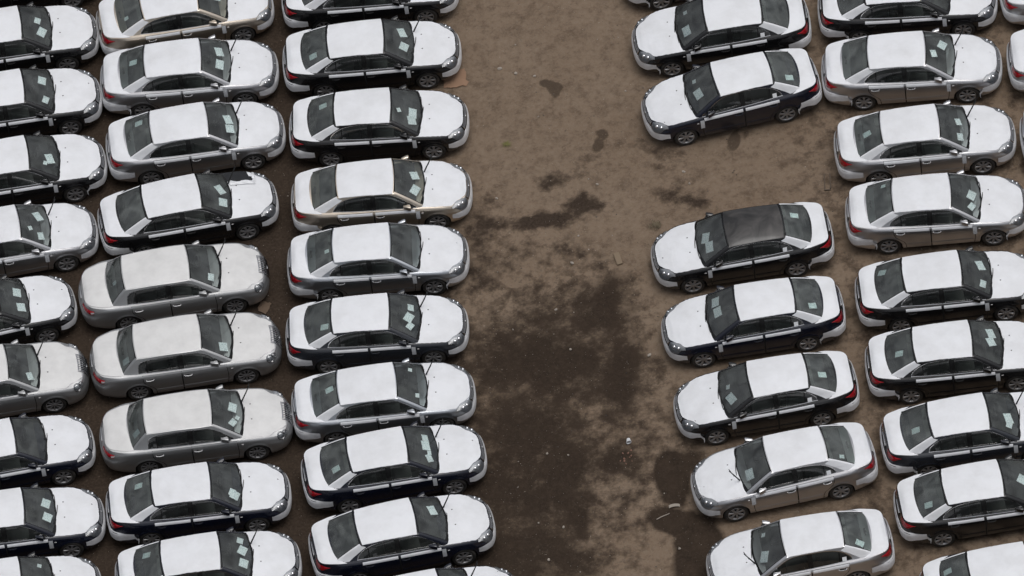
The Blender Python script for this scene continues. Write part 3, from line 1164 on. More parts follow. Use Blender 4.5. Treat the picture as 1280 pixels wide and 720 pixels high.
            for i in range(N):
                q = i / (N - 1)
                s = sa + (sb - sa) * q
                zt = self.wallk(s)[-1][2] - .05
                zm = sp['rz'][7] + .075
                if grand:
                    zl, zt2 = zm + .06 * (1 - sstep(0, .12, q)), zt - .03
                else:
                    zl, zt2 = zm + .11 * (1 - sstep(0, .5, q)), zt - .045 * (1 - sstep(0, .5, q))
                    if q < .001:
                        zl = zt2 - .006
                G.append([self.wall(s, zl + (zt2 - zl) * r_, .010 + .012 * math.sin(math.pi * r_) * math.sin(math.pi * min(1, q * 1.5 + .08)), side) for r_ in np.linspace(0, 1, 7)])
            mb = MB()
            mb.grid(G, 'red lens', cell=(lambda i, j: 'white lens' if (i < 3 and 1 <= j <= 3) else 'red lens') if grand else (lambda i, j: 'dark red' if (j in (2,) and i > 6) else 'red lens'))
            self.add('tail_light', mb)

        # windscreen and rear window with black printed edge
        vs_ = [0, .05, .10, .16, .25, .35, .45, .55, .65, .75, .84, .92, .97, 1.0]
        tw = [-1, -.965, -.92, -.8, -.65, -.45, -.22, 0, .22, .45, .65, .8, .92, .965, 1]
        mb = MB()
        mb.grid([[self.ws(v, t, .002) for t in tw] for v in vs_], 'windscreen glass',
                lambda i, j: 'frit' if (vs_[i] < .10 or vs_[i] >= .97 or j in (0, 13)) else 'windscreen glass')
        self.add('windscreen', mb)
        mb = MB()
        mb.grid([[self.rw(v, t, .002) for t in tw] for v in vs_], 'rear glass',
                lambda i, j: 'frit' if (vs_[i] < .05 or vs_[i] >= .97 or j in (0, 13)) else 'rear glass')
        rwi = self.add('rear_window', mb)
        mb = MB()
        mb.box((sp['rwb'][0] + .16, 0, sp['rwb'][1] + .0), (.05, .24, .03), 'trim', .006)
        self.add('brake_light', mb, rwi)
        # cowl panel at the foot of the windscreen
        mb = MB()
        G = []
        for t in np.linspace(-1, 1, 17):
            p = self.ws(.04, t)
            xb = sp['wsb'][0] + .06 - .24 * t * t
            q = self.top(min(xb, 1.4), y=t * .84 * self.ysx(xb), off=-.004)
            G.append([(p[0], p[1], p[2] + .001), ((p[0] + q[0]) / 2, q[1], (p[2] + q[2]) / 2 - .006), q])
        mb.grid(G, 'black plastic')
        self.add('cowl_panel', mb)

        # doors
        def wallpatch(x0, x1, z0, z1, off, side, nu=12, nv=9, shift=None):
            G_ = []
            for z_ in np.linspace(0, 1, nv):
                row = []
                for u in np.linspace(0, 1, nu):
                    a, c = x0(z_), x1(z_)
                    x = a + (c - a) * u
                    zlo, zhi = z0, z1(x)
                    row.append(self.wx(x, zlo + (zhi - zlo) * z_, off, side))
                G_.append(row)
            return G_
        bp0 = sp['bpil'][0] + .06
        xd = sp['A2b'][0] - .13
        for side in (1, -1):
            for which in ('front', 'rear'):
                if which == 'front':
                    xa, xb = (lambda q: xd + .03 * math.sin(math.pi * q) - .02 * (1 - q)), (lambda q: bp0 + .007)
                else:
                    xa = lambda q: bp0 - .007
                    xb = lambda q: (xr + .455 - .02 * q) if q < .25 else (xr + .45 - .27 * sstep(.25, .75, q) - .03 * q)
                zt = lambda x: self.zsh(x) - .006
                mb = MB()
                Gt = wallpatch(xa, xb, .235, zt, .006, side)
                Gb = wallpatch(xa, xb, .235, zt, -.006, side)
                mb.slab(Gt, Gb, 'paint', 'gap')
                # dark shut line round the door
                edge = [r_[0] for r_ in Gt] + Gt[-1][1:-1] * 0
                for col_ in (0, -1):
                    pts = [r_[col_] for r_ in Gt]
                    mb.grid([[(p[0] - .008, p[1] + .001 * side, p[2]), (p[0] + .008, p[1] + .001 * side, p[2])] for p in pts], 'gap')
                pts = Gt[0]
                mb.grid([[(p[0], p[1] + .0015 * side, p[2] - .007), (p[0], p[1] + .0015 * side, p[2] + .007)] for p in pts], 'gap')
                d = self.add(which + '_door', mb)
                # rubbing strip
                mb = MB()
                x_a, x_b = (xd - .03, bp0 + .03) if which == 'front' else (bp0 - .03, xr + RR + .11)
                pts = [self.wx(x, .405, .012, side) for x in np.linspace(x_a, x_b, 9)]
                mb.grid([[(p[0], p[1] - .006 * side, p[2] + .022), (p[0], p[1], p[2] + .014), (p[0], p[1] + .002 * side, p[2] - .006), (p[0], p[1] - .006 * side, p[2] - .018)] for p in pts], 'paint')
                self.add('side_moulding', mb, d)
                # handle
                hx = (bp0 + .16) if which == 'front' else (xr + .33)
                hz = self.zsh(hx) - .145
                p = self.wx(hx, hz, .0, side)
                mb = MB()
                G = [[(p[0] + a * .085, p[1] + .008 * side, p[2] + c * .028) for a in (-1, -.5, 0, .5, 1)] for c in (-1, 0, 1)]
                mb.grid(G, 'gap')
                mb.tube([(p[0] - .105, p[1] + .004 * side, p[2] + .004), (p[0] - .085, p[1] + .032 * side, p[2] + .004), (p[0], p[1] + .042 * side, p[2] + .004), (p[0] + .085, p[1] + .032 * side, p[2] + .004), (p[0] + .105, p[1] + .004 * side, p[2] + .004)], .0145, 'handle')
                self.add('door_handle', mb, d)
                # window panes on the door
                if which == 'front':
                    spans = [(sp['bpil'][1], sp['dlo'][-1][0] - .006, 'window_pane')]
                else:
                    spans = [(sp['qpil'][1], sp['bpil'][0], 'window_pane'), (sp['dlo'][0][0] + .006, sp['qpil'][0], 'quarter_pane')]
                for (wa, wb, nm) in spans:
                    G = []
                    for x in np.linspace(wa, wb, 14):
                        b0 = self.zsh(x) + .010
                        t0 = max(b0 + .002, self.dlo(x) + .002)
                        G.append([self.gh(x, b0 + (t0 - b0) * q, -.007, side) for q in np.linspace(0, 1, 6)])
                    mb = MB()
                    mb.grid(G, 'side glass')
                    self.add(nm, mb, d)
                if which == 'rear' and side > 0 and sp['film']:
                    xq = sp['qpil'][0] - .10
                    zq = self.zsh(xq) + .02
                    mb = MB()
                    mb.grid([[self.gh(x, z, .002, side) for z in (zq, zq + .05, zq + .10)] for x in (xq - .055, xq, xq + .055)], 'sticker')
                    self.add('window_sticker', mb, d)
                if which == 'rear':
                    for (wa, wb), pn in ((sp['bpil'], 'door_pillar'), (sp['qpil'], 'quarter_post')):
                        mb = MB()
                        G = []
                        for x in np.linspace(wa, wb, 3):
                            b0 = self.zsh(x) + .008
                            G.append([self.gh(x, b0 + (self.dlo(x) + .004 - b0) * q, .003, side) for q in np.linspace(0, 1, 5)])
                        mb.grid(G, 'frit')
                        self.add(pn, mb, d)
                # bright strip under the glass
                x_a, x_b = (sp['bpil'][1] - .06, sp['dlo'][-1][0] + .01) if which == 'front' else (sp['dlo'][0][0] - .015, sp['bpil'][0] + .06)
                mb = MB()
                xs2 = np.linspace(x_a, x_b, 10)
                mb.grid([[self.gh(x, self.zsh(x) + .006, .005, side), self.gh(x, self.zsh(x) + .011, .008, side), self.gh(x, self.zsh(x) + .018, .003, side)] for x in xs2], 'chrome')
                # the loop round the glass
                loop = []
                for x, _ in sp['dlo']:
                    pass
                xs3 = [x for x in np.linspace(max(x_a, sp['dlo'][0][0]), min(x_b, sp['dlo'][-1][0]), 22)]
                if which == 'rear':
                    xs3 = sorted(xs3 + [sp['dlo'][0][0] + q for q in (.002, .006, .012, .02, .035, .05)])
                thick = .016 if which == 'rear' else .012
                mb.grid([[self.gh(x, max(self.zsh(x) + .01, self.dlo(x)) - .002, .004, side), self.gh(x - (.012 if x < -1 else 0), max(self.zsh(x) + .01, self.dlo(x)) + thick, .008, side)] for x in xs3], 'chrome')
                self.add('window_trim', mb, d)
                # protective film strip on the door shoulder
                if sp['film']:
                    x_a, x_b = (xd - .045, bp0 + .035) if which == 'front' else (bp0 - .035, sp['dlo'][0][0] + .10)
                    mb = MB()
                    G = [[self.wx(x, self.zsh(x) - .012 - .076 * q, .010, side) for q in (0, .25, .5, .75, 1)] for x in np.linspace(x_a, x_b, 12)]
                    mb.grid(G, 'film')
                    self.add('film_strip', mb, d, opt='belt_film')
            # mirror, folded back against the glass
            mb = MB()
            mx, mz = sp['dlo'][-1][0] - .235, self.zsh(.7) + .085
            my = self.ghy(mx, mz)
            bm = bmesh.new()
            bmesh.ops.create_cube(bm, size=1)
            bmesh.ops.subdivide_edges(bm, edges=bm.edges[:], cuts=3, use_grid_fill=True)
            for v_ in bm.verts:
                n_ = v_.co.normalized()
                v_.co = (v_.co * 2).lerp(n_ * 1.15, .55)
                fx = v_.co.x
                v_.co = Vector((fx * .105, v_.co.y * .050 * (1 + .25 * fx), v_.co.z * .066 * (1 + .15 * fx)))
                v_.co.y += .030 * fx
            for v_ in bm.verts:
                v_.co.y *= side
            bmesh.ops.translate(bm, vec=(mx, (my + .075) * side, mz), verts=bm.verts)
            mb.bm(bm, 'paint')
            mb.tube([(mx + .16, (my - .03) * side, mz - .055), (mx + .12, (my + .05) * side, mz - .04), (mx + .07, (my + .085) * side, mz - .01)], [.030, .028, .026], 'black plastic', 8)
            mi = self.add('wing_mirror', mb)
            mb = MB()
            mb.box((mx - .01, (my + .022) * side, mz), (.17, .006, .10), 'chrome', .002)
            self.add('mirror_glass', mb, mi)
            # side repeater
            mb = MB()
            p = self.wx(xd + .135, .775, .006, side)
            mb.box(p, (.055, .012, .022), 'white lens', .005)
            self.add('side_repeater', mb)
            if sp['film']:
                mb = MB()
                G = [[self.wx(x, self.zsh(x) - .05 - .27 * q, .012, side) for q in (0, .2, .4, .6, .8, 1)] for x in (xd - .035, xd + .02, xd + .07)]
                mb.grid(G, 'tape')
                self.add('tape_strip', mb, opt='tape')

        # wheels
        for c in (xf, xr):
            for side in (1, -1):
                mb = MB()
                mb.lathe([(.001, .0), (.15, .0), (.155, .012), (.155, .03), (.001, .032)], 'brake', 24)
                mb.v = [(a, b_ * side, z) for a, b_, z in mb.v]
                w = self.add('wheel', mb, loc=(c, .76 * side, .322))
                mb = MB()
                prof = [(.222, -.105), (.27, -.112), (.305, -.100), (.318, -.075), (.3215, -.03), (.3215, .03), (.318, .072), (.306, .098), (.285, .109), (.25, .108), (.222, .098)]
                mb.lathe([(r_, h + .0) for r_, h in prof], 'rubber', 40)
                mb.v = [(a, b_ * side, z) for a, b_, z in mb.v]
                self.add('tyre', mb, w)
                mb = MB()
                mb.lathe([(.224, -.10), (.205, -.06), (.202, .05), (.212, .085), (.224, .099), (.222, .104), (.209, .099), (.203, .09)], 'alloy', 40)
                mb.lathe([(.200, .02), (.001, .018)], 'liner', 24)
                nsp = 9 if grand else 7
                for k in range(nsp):
                    a = 2 * math.pi * k / nsp
                    ca, sa_ = math.cos(a), math.sin(a)
                    w0, w1 = (.017, .026) if grand else (.026, .042)
                    G = []
                    for rr, ww, hh in ((.045, w0 * 1.1, .078), (.09, w0, .088), (.15, (w0 + w1) / 2, .092), (.206, w1, .093)):
                        G.append([(rr * ca - q * ww * sa_, hh + (0 if abs(q) < .8 else -.022), rr * sa_ + q * ww * ca) for q in (-1, -.72, .72, 1)])
                    mb.grid(G, 'alloy')
                mb.lathe([(.058, .06), (.056, .082), (.04, .09), (.001, .092)], 'alloy', 18)
                mb.v = [(x_, y_ * side, z_) for x_, y_, z_ in mb.v]
                self.add('rim', mb, w)

        # cabin
        mb = MB()
        mb.box((-.25, 0, .30), (2.9, 1.35, .05), 'trim')
        mb.box((.0, 0, .40), (1.2, .20, .22), 'trim', .03)
        G = [[(x, t * (self.ghy(x, .93) - .04), self.zsh(x) - .10 - .55 * (abs(t) < .99)) for t in (-1, -.985)] for x in np.linspace(-1.5, .9, 4)]
        for side in (1, -1):
            mb.grid([[(x, side * (self.ghy(x, .92) - .03), z) for z in (self.zsh(x) - .01, .6, .3)] for x in np.linspace(-1.55, .95, 8)], 'trim')
        cab = self.add('cabin_floor', mb)
        mb = MB()
        G = []
        for t in np.linspace(-1, 1, 13):
            p = self.ws(.05, t)
            row = [(p[0] - .03, p[1] * .97, p[2] - .035)]
            for dx, dz in ((.16, .0), (.32, .012), (.42, -.005), (.47, -.06), (.45, -.20)):
                row.append((sp['wsb'][0] - dx - .10 - .05 * t * t, p[1] * .97, .925 + dz + (.03 if .25 < t * 1 < .75 and dx > .3 else 0)))
            G.append(row)
        mb.grid(G, 'trim')
        self.add('dashboard', mb)
        mb = MB()
        ring = [(0, .185 * math.cos(R(a)), .185 * math.sin(R(a))) for a in range(0, 361, 20)]
        mb.tube(ring, .016, 'trim', 6)
        mb.tube([(.22, 0, 0), (0, 0, 0)], .05, 'trim', 8)
        mb.tube([(0, -.18, 0), (0, .18, 0)], .018, 'trim', 6)
        rotm = Matrix.Rotation(R(28), 3, 'Y')
        mb.v = [tuple(rotm @ Vector(v_) + Vector((.62, .37, .86))) for v_ in mb.v]
        self.add('steering_wheel', mb)
        for side in (1, -1):
            mb = MB()
            mb.box((.12, .37 * side, .50), (.56, .52, .18), 'seat', .05)
            mb.box((-.20, .37 * side, .80), (.15, .50, .62), 'seat', .05, Matrix.Rotation(R(-16), 3, 'Y'))
            mb.box((-.32, .37 * side, 1.175), (.10, .27, .18), 'seat', .035, Matrix.Rotation(R(-10), 3, 'Y'))
            self.add('front_seat', mb)
        mb = MB()
        mb.box((-.78, 0, .50), (.55, 1.30, .20), 'seat', .05)
        mb.box((-1.10, 0, .80), (.16, 1.26, .55), 'seat', .05, Matrix.Rotation(R(-20), 3, 'Y'))
        for y in (-.38, .38):
            mb.box((-1.20, y, 1.115), (.09, .26, .14), 'seat', .03, Matrix.Rotation(R(-14), 3, 'Y'))
        self.add('rear_seat', mb)
        mb = MB()
        G = []
        for t in np.linspace(-1, 1, 9):
            p = self.rw(.04, t)
            G.append([(p[0] + .02, p[1] * .97, p[2] - .03), (-1.45, p[1] * 1.05, 1.0), (-1.22, p[1] * 1.08, .995), (-1.20, p[1] * 1.08, .90)])
        mb.grid(G, 'trim')
        self.add('parcel_shelf', mb)
        # inside mirror
        mb = MB()
        p = self.ws(.90, 0)
        mb.box((p[0] - .07, 0, p[2] - .10), (.03, .22, .06), 'trim', .012)
        mb.tube([(p[0] - .06, 0, p[2] - .08), (p[0] - .01, 0, p[2] - .02)], .012, 'trim')
        self.add('rear_view_mirror', mb)

        # washer jets
        for y in (-.25, .25):
            mb = MB()
            p = self.top(sp['wsb'][0] + .135, y=y, off=.004)
            mb.box((p[0], p[1], p[2] + .008), (.034, .022, .016), 'black plastic', .004)
            self.add('washer_jet', mb)
        # wipers: two resting, or the left one lifted off the glass
        def arm(t0, t1, v0, v1):
            pts = []
            for q in np.linspace(0, 1, 7):
                t, v = t0 + (t1 - t0) * q, v0 + (v1 - v0) * q
                p = self.ws(v, t, .018)
                pts.append(p)
            return pts
        mb = MB()
        mb.tube(arm(.22, -.62, .02, .13), .011, 'black plastic', 6)
        self.add('wiper', mb)
        mb = MB()
        mb.tube(arm(.72, -.08, .03, .12), .011, 'black plastic', 6)
        self.add('wiper', mb, opt='wiper_down')
        mb = MB()
        b0 = Vector(self.ws(.05, .48, .02))
        tip = b0 + Vector((.25, .05, .52))
        mb.tube([tuple(b0), tuple(b0.lerp(tip, .45)), tuple(tip)], [.02, .017, .012], 'black plastic', 6)
        # blade hinged near the tip, leaning back to the glass
        bl = b0.lerp(tip, .97)
        dr = Vector((.10, .02, .30)).normalized()
        mb.tube([tuple(bl - dr * .27 + Vector((-.02, 0, 0))), tuple(bl + dr * .10 + Vector((-.02, 0, 0)))], .010, 'black plastic', 6)
        self.add('wiper', mb, opt='wiper_up')

        # the round-lamp car wears an older, yellowed film on its top panels
        if not sp['film']:
            mb = MB()
            G = hood_grid(.955, .009, 30, 1., .03)
            G = [[p for p in row] for row in G[3:]]
            mb.slab(G, [[(p[0], p[1], p[2] - .005) for p in row] for row in G], 'old film')
            self.add('hood_film', mb, hood)
            mb = MB()
            G = [[self.roof(u, t * .955, .005) for t in tt] for u in np.linspace(.012, .985, 24)]
            mb.slab(G, [[(p[0], p[1], p[2] - .004) for p in row] for row in G], 'old film')
            self.add('roof_film', mb, body)
            mb = MB()
            G = deck_grid(.93, .010, sp['rwb'][0] - .0, tail + .16)
            mb.slab(G, [[(p[0], p[1], p[2] - .005) for p in row] for row in G], 'old film')
            self.add('boot_film', mb, lid)
        # white protective film
        if sp['film']:
            def crumple(G_, seed, amp=.006, wob_=.011):
                """uneven cut edge and a few drawn-in creases, different on every sheet"""
                rn_ = random.Random(seed)
                nu_, nv_ = len(G_), len(G_[0])
                lines = [(rn_.uniform(0, 1), rn_.uniform(0, 1), rn_.uniform(0, 3.14), rn_.uniform(.15, .4), rn_.choice((-1, 1, 1))) for _ in range(7)]
                out_ = []
                for i in range(nu_):
                    row_ = []
                    for j in range(nv_):
                        u, v_ = i / (nu_ - 1), j / (nv_ - 1)
                        x, y, z = G_[i][j]
                        for (a, c, th_, ln_, sg_) in lines:
                            du, dv = u - a, v_ - c
                            al = du * math.cos(th_) + dv * math.sin(th_)
                            ac = -du * math.sin(th_) + dv * math.cos(th_)
                            if abs(al) < ln_:
                                z += sg_ * amp * math.exp(-(ac / .028) ** 2) * (1 - (al / ln_) ** 2)
                        if j in (0, nv_ - 1):
                            y += rn_.uniform(-wob_, wob_ * .3) * (1 if y > 0 else -1)
                        if i in (0, nu_ - 1):
                            x += rn_.uniform(-wob_, wob_) * .6
                        row_.append((x, y, z + .001))
                    out_.append(row_)
                return out_
            for var in range(3):
                mb = MB()
                G = crumple(hood_grid(.985 - .008 * var, .009, 34, 1., .035 + .012 * var), 11 + var)
                mb.slab(G, [[(p[0], p[1], p[2] - .005) for p in row] for row in G], 'film')
                self.add('hood_film', mb, hood, opt='hood_film%d' % var)
            # the same sheet torn back from its far rear corner
            mb = MB()
            G = hood_grid(.98, .009, 22, 1., .035)

            def torn(i, j):
                u, t = i / 21, -1 + 2 * (j + .5) / 18
                return None if (t > .42 and u ** 1.5 > .30 + .10 * math.sin(9 * t) - .0 * u and u > .52 - .25 * (t - .42)) else 'film'
            mb.grid(G, 'film', torn)
            # the loose, crumpled edge
            G = []
            for q in np.linspace(0, 1, 16):
                if q < .6:
                    u, t = 1 - .46 * q / .6, .42
                else:
                    u, t = .54 - .08 * (q - .6) / .4, .42 + .55 * (q - .6) / .4
                xb = sp['wsb'][0] - .035 - .24 * t * t
                xn = nose - .128
                x = xn + (xb - xn) * u ** 1.5
                p = self.top(x, y=t * .98 * self.ysx(x), off=.012)
                w_ = .045 + .02 * math.sin(q * 23)
                G.append([p, (p[0] + .02 * math.sin(q * 31), p[1] + .04 + .02 * math.sin(q * 17), p[2] + w_), (p[0] + .05, p[1] - .03 + .03 * math.sin(q * 27), p[2] + w_ * .8), (p[0] + .06, p[1] - .07, p[2] + .012)])
            mb.grid(G, 'film')
            self.add('hood_film', mb, hood, opt='hood_film_torn')
            mb = MB()
            uu = np.linspace(.012, .985, 30)
            G = []
            for u in uu:
                row = [self.roof(u, t, .006) for t in tt]
                for e, sg in ((0, -1), (-1, 1)):
                    p = row[e]
                    z = max(p[2] - .010, self.dlo(p[0]) + .016)
                    ex = (p[0], (self.ghy(p[0], z) + .007) * sg, z)
                    row = [ex] + row if e == 0 else row + [ex]
                G.append(row)
            G0 = G
            for var in range(3):
                mb = MB()
                G = crumple(G0, 31 + var, .0045, .007)
                mb.slab(G, [[(p[0], p[1], p[2] - .004) for p in row] for row in G], 'film')
                self.add('roof_film', mb, body, opt='roof_film%d' % var)
            mb = MB()
            G = [[self.roof(u, t, .004) for t in tt[1:-1]] for u in uu]
            mb.grid(G, 'dull roof')
            self.add('roof_panel', mb, body, opt='bare_roof', label='bare dark roof panel with soft paler streaks')
            for side in (1, -1):
                mb = MB()
                G = []
                for v in np.linspace(-.10, .97, 12):
                    c = self.C2(v)
                    wdt = .13 - .02 * v
                    row = [(c[0] - .026, (c[1] - .045) * side, c[2] + .020), (c[0] - .010, (c[1] - .010) * side, c[2] + .017)]
                    for q in (.0, .33, .66, 1.):
                        x = c[0] + .012 + wdt * q
                        z = c[2] - .012 - .10 * q * (1 - .6 * v)
                        z = min(z, self.zmax(x) - .004) if v > 0 else z
                        row.append((x, (self.ghy(x, z) + .006) * side, z))
                    G.append(row)
                mb.grid(G, 'film')
                self.add('pillar_film', mb, body, opt='pillar_film')
            mb = MB()
            G = deck_grid(.985, .011, sp['rwb'][0] + .01, tail + .150, .2)
            mb.slab(G, [[(p[0], p[1], p[2] - .005) for p in row] for row in G], 'film')
            self.add('boot_film', mb, lid, opt='boot_film')
            # bumper film in two states: neat, and with a torn flap
            for state in (0, 1):
                mb = MB()
                for side in (1, -1):
                    G = []
                    for s in np.linspace(0, sfx - .015, 26):
                        q = s / sfx
                        zl = .30 + .10 * sstep(.55, 1, q) + .012 * math.sin(s * 19 + side)
                        zh = sp['fz'][7] - .012 - .05 * sstep(.45, .62, q) + .0 * q
                        G.append([self.wall(s, zl + (zh - zl) * r_, .011, side) for r_ in np.linspace(0, 1, 6)])
                    mb.grid(G, 'low film')
                    if state and side < 0 or state == 1:
                        p = G[-1]
                        fl = []
                        for i, pt in enumerate(p):
                            w_ = .10 + .05 * math.sin(i * 2.1)
                            fl.append([pt, (pt[0] - .05, pt[1] + (.04 + .02 * math.sin(i * 3)) * side, pt[2] - .03), (pt[0] - .09, pt[1] + .05 * side, pt[2] - w_), (pt[0] - .06, pt[1] + .075 * side, pt[2] - w_ - .05)])
                        mb.grid(fl[:4], 'low film')
                self.add('bumper_film', mb, fbm_, opt='front_film%d' % state)
                mb = MB()
                for side in (1, -1):
                    G = []
                    for s in np.linspace(self.len, srx + .01, 26):
                        q = (self.len - s) / (self.len - srx)
                        zl = .40 + .06 * sstep(.6, 1, q) + .012 * math.sin(s * 17 + side)
                        zh = sp['rz'][7] - .010 - .03 * sstep(.7, 1, q)
                        G.append([self.wall(s, zl + (zh - zl) * r_, .011, side) for r_ in np.linspace(0, 1, 6)])
                    mb.grid(G, 'low film')
                    if state:
                        p = G[-1]
                        fl = []
                        for i, pt in enumerate(p):
                            w_ = .08 + .04 * math.sin(i * 2.7)
                            fl.append([pt, (pt[0] + .06, pt[1] + (.05 + .02 * math.sin(i * 3)) * side, pt[2] - .03), (pt[0] + .10, pt[1] + .03 * side, pt[2] - w_), (pt[0] + .07, pt[1] + .06 * side, pt[2] - w_ - .09)])
                        mb.grid(fl[:4], 'low film')
                self.add('bumper_film', mb, rbm_, opt='rear_film%d' % state)


mat('handle', (.62, .62, .63), .22, .9)
sedan = Proto(SEDAN)
sedan.build()
grand = Proto(GRAND)
grand.build()

# sheet of paper, unit size
mbp = MB()
mbp.grid([[(a * .5, c * .5, .012 * math.sin(3 * a + 2 * c)) for a in np.linspace(-1, 1, 4)] for c in np.linspace(-1, 1, 4)], 'paper')
PAPER = {}
for w_, h_ in ((.31, .225), (.225, .17), (.13, .11), (.26, .24)):
    q = MB()
    q.grid([[(a * w_ / 2, c * h_ / 2, .004 * math.sin(3 * a + 2 * c)) for a in np.linspace(-1, 1, 4)] for c in np.linspace(-1, 1, 4)], 'paper')
    PAPER[(w_, h_)] = q.build('paper')
PKEYS = list(PAPER)


def stick(proto, fn, v, t, key, rotz, root, off, name):
    p = Vector(fn(v, t, off))
    du = (Vector(fn(v + .03, t, off)) - p).normalized()
    dv = (Vector(fn(v, t + .03, off)) - p).normalized()
    n_ = du.cross(dv).normalized()
    m3 = Matrix((du, n_.cross(du).normalized(), n_)).transposed() @ Matrix.Rotation(rotz, 3, 'Z')
    o = obj(name, PAPER[key], root)
    o.matrix_local = Matrix.Translation(p) @ m3.to_4x4()
    return o


def make_car(idx, x, y, th, face, proto, paint, label, papers, opts, rear, group):
    rnd = random.Random(idx * 7 + 3)
    root = bpy.data.objects.new('parked_car', None)
    COL.objects.link(root)
    root.empty_display_size = .3
    root.location = (x, y, 0)
    root.rotation_euler = (0, 0, th + (math.pi if face < 0 else 0))
    tag(root, label, 'car', group)
    made = {}
    for i, p in enumerate(proto.parts):
        if p['opt'] and p['opt'] not in opts:
            continue
        par = root if p['parent'] is None else made[p['parent']]
        o = bpy.data.objects.new(p['name'], p['me'])
        COL.objects.link(o)
        o.parent = par
        o.location = p['loc']
        made[i] = o
        if p['label']:
            o['label'] = p['label']
        for k, key in enumerate(p['me']['keys'].split(',')):
            if key == 'paint' or (key == 'handle' and paint in ('black', 'navy', 'slate')):
                o.material_slots[k].link = 'OBJECT'
                o.material_slots[k].material = M['paint ' + paint]
        if p['name'] == 'wheel':
            o.rotation_euler = (0, rnd.uniform(0, 6.28), 0)
    fsign = 1 if face > 0 else -1
    for (t, v, ki) in papers:
        # t is given from the camera side (negative = near); the near side is the car's right when it faces right
        stick(proto, proto.ws, v, t * .82 * fsign, PKEYS[ki], rnd.uniform(-.5, .5) + math.pi / 2, root, -.014, 'paper_sheet')
    if rear:
        t, v, ki = rear
        stick(proto, proto.rw, v, t * fsign, PKEYS[ki], rnd.uniform(-.35, .35), root, -.012, 'paper_sheet')
    return root


STD = {'pillar_film', 'boot_film', 'belt_film', 'tape'}
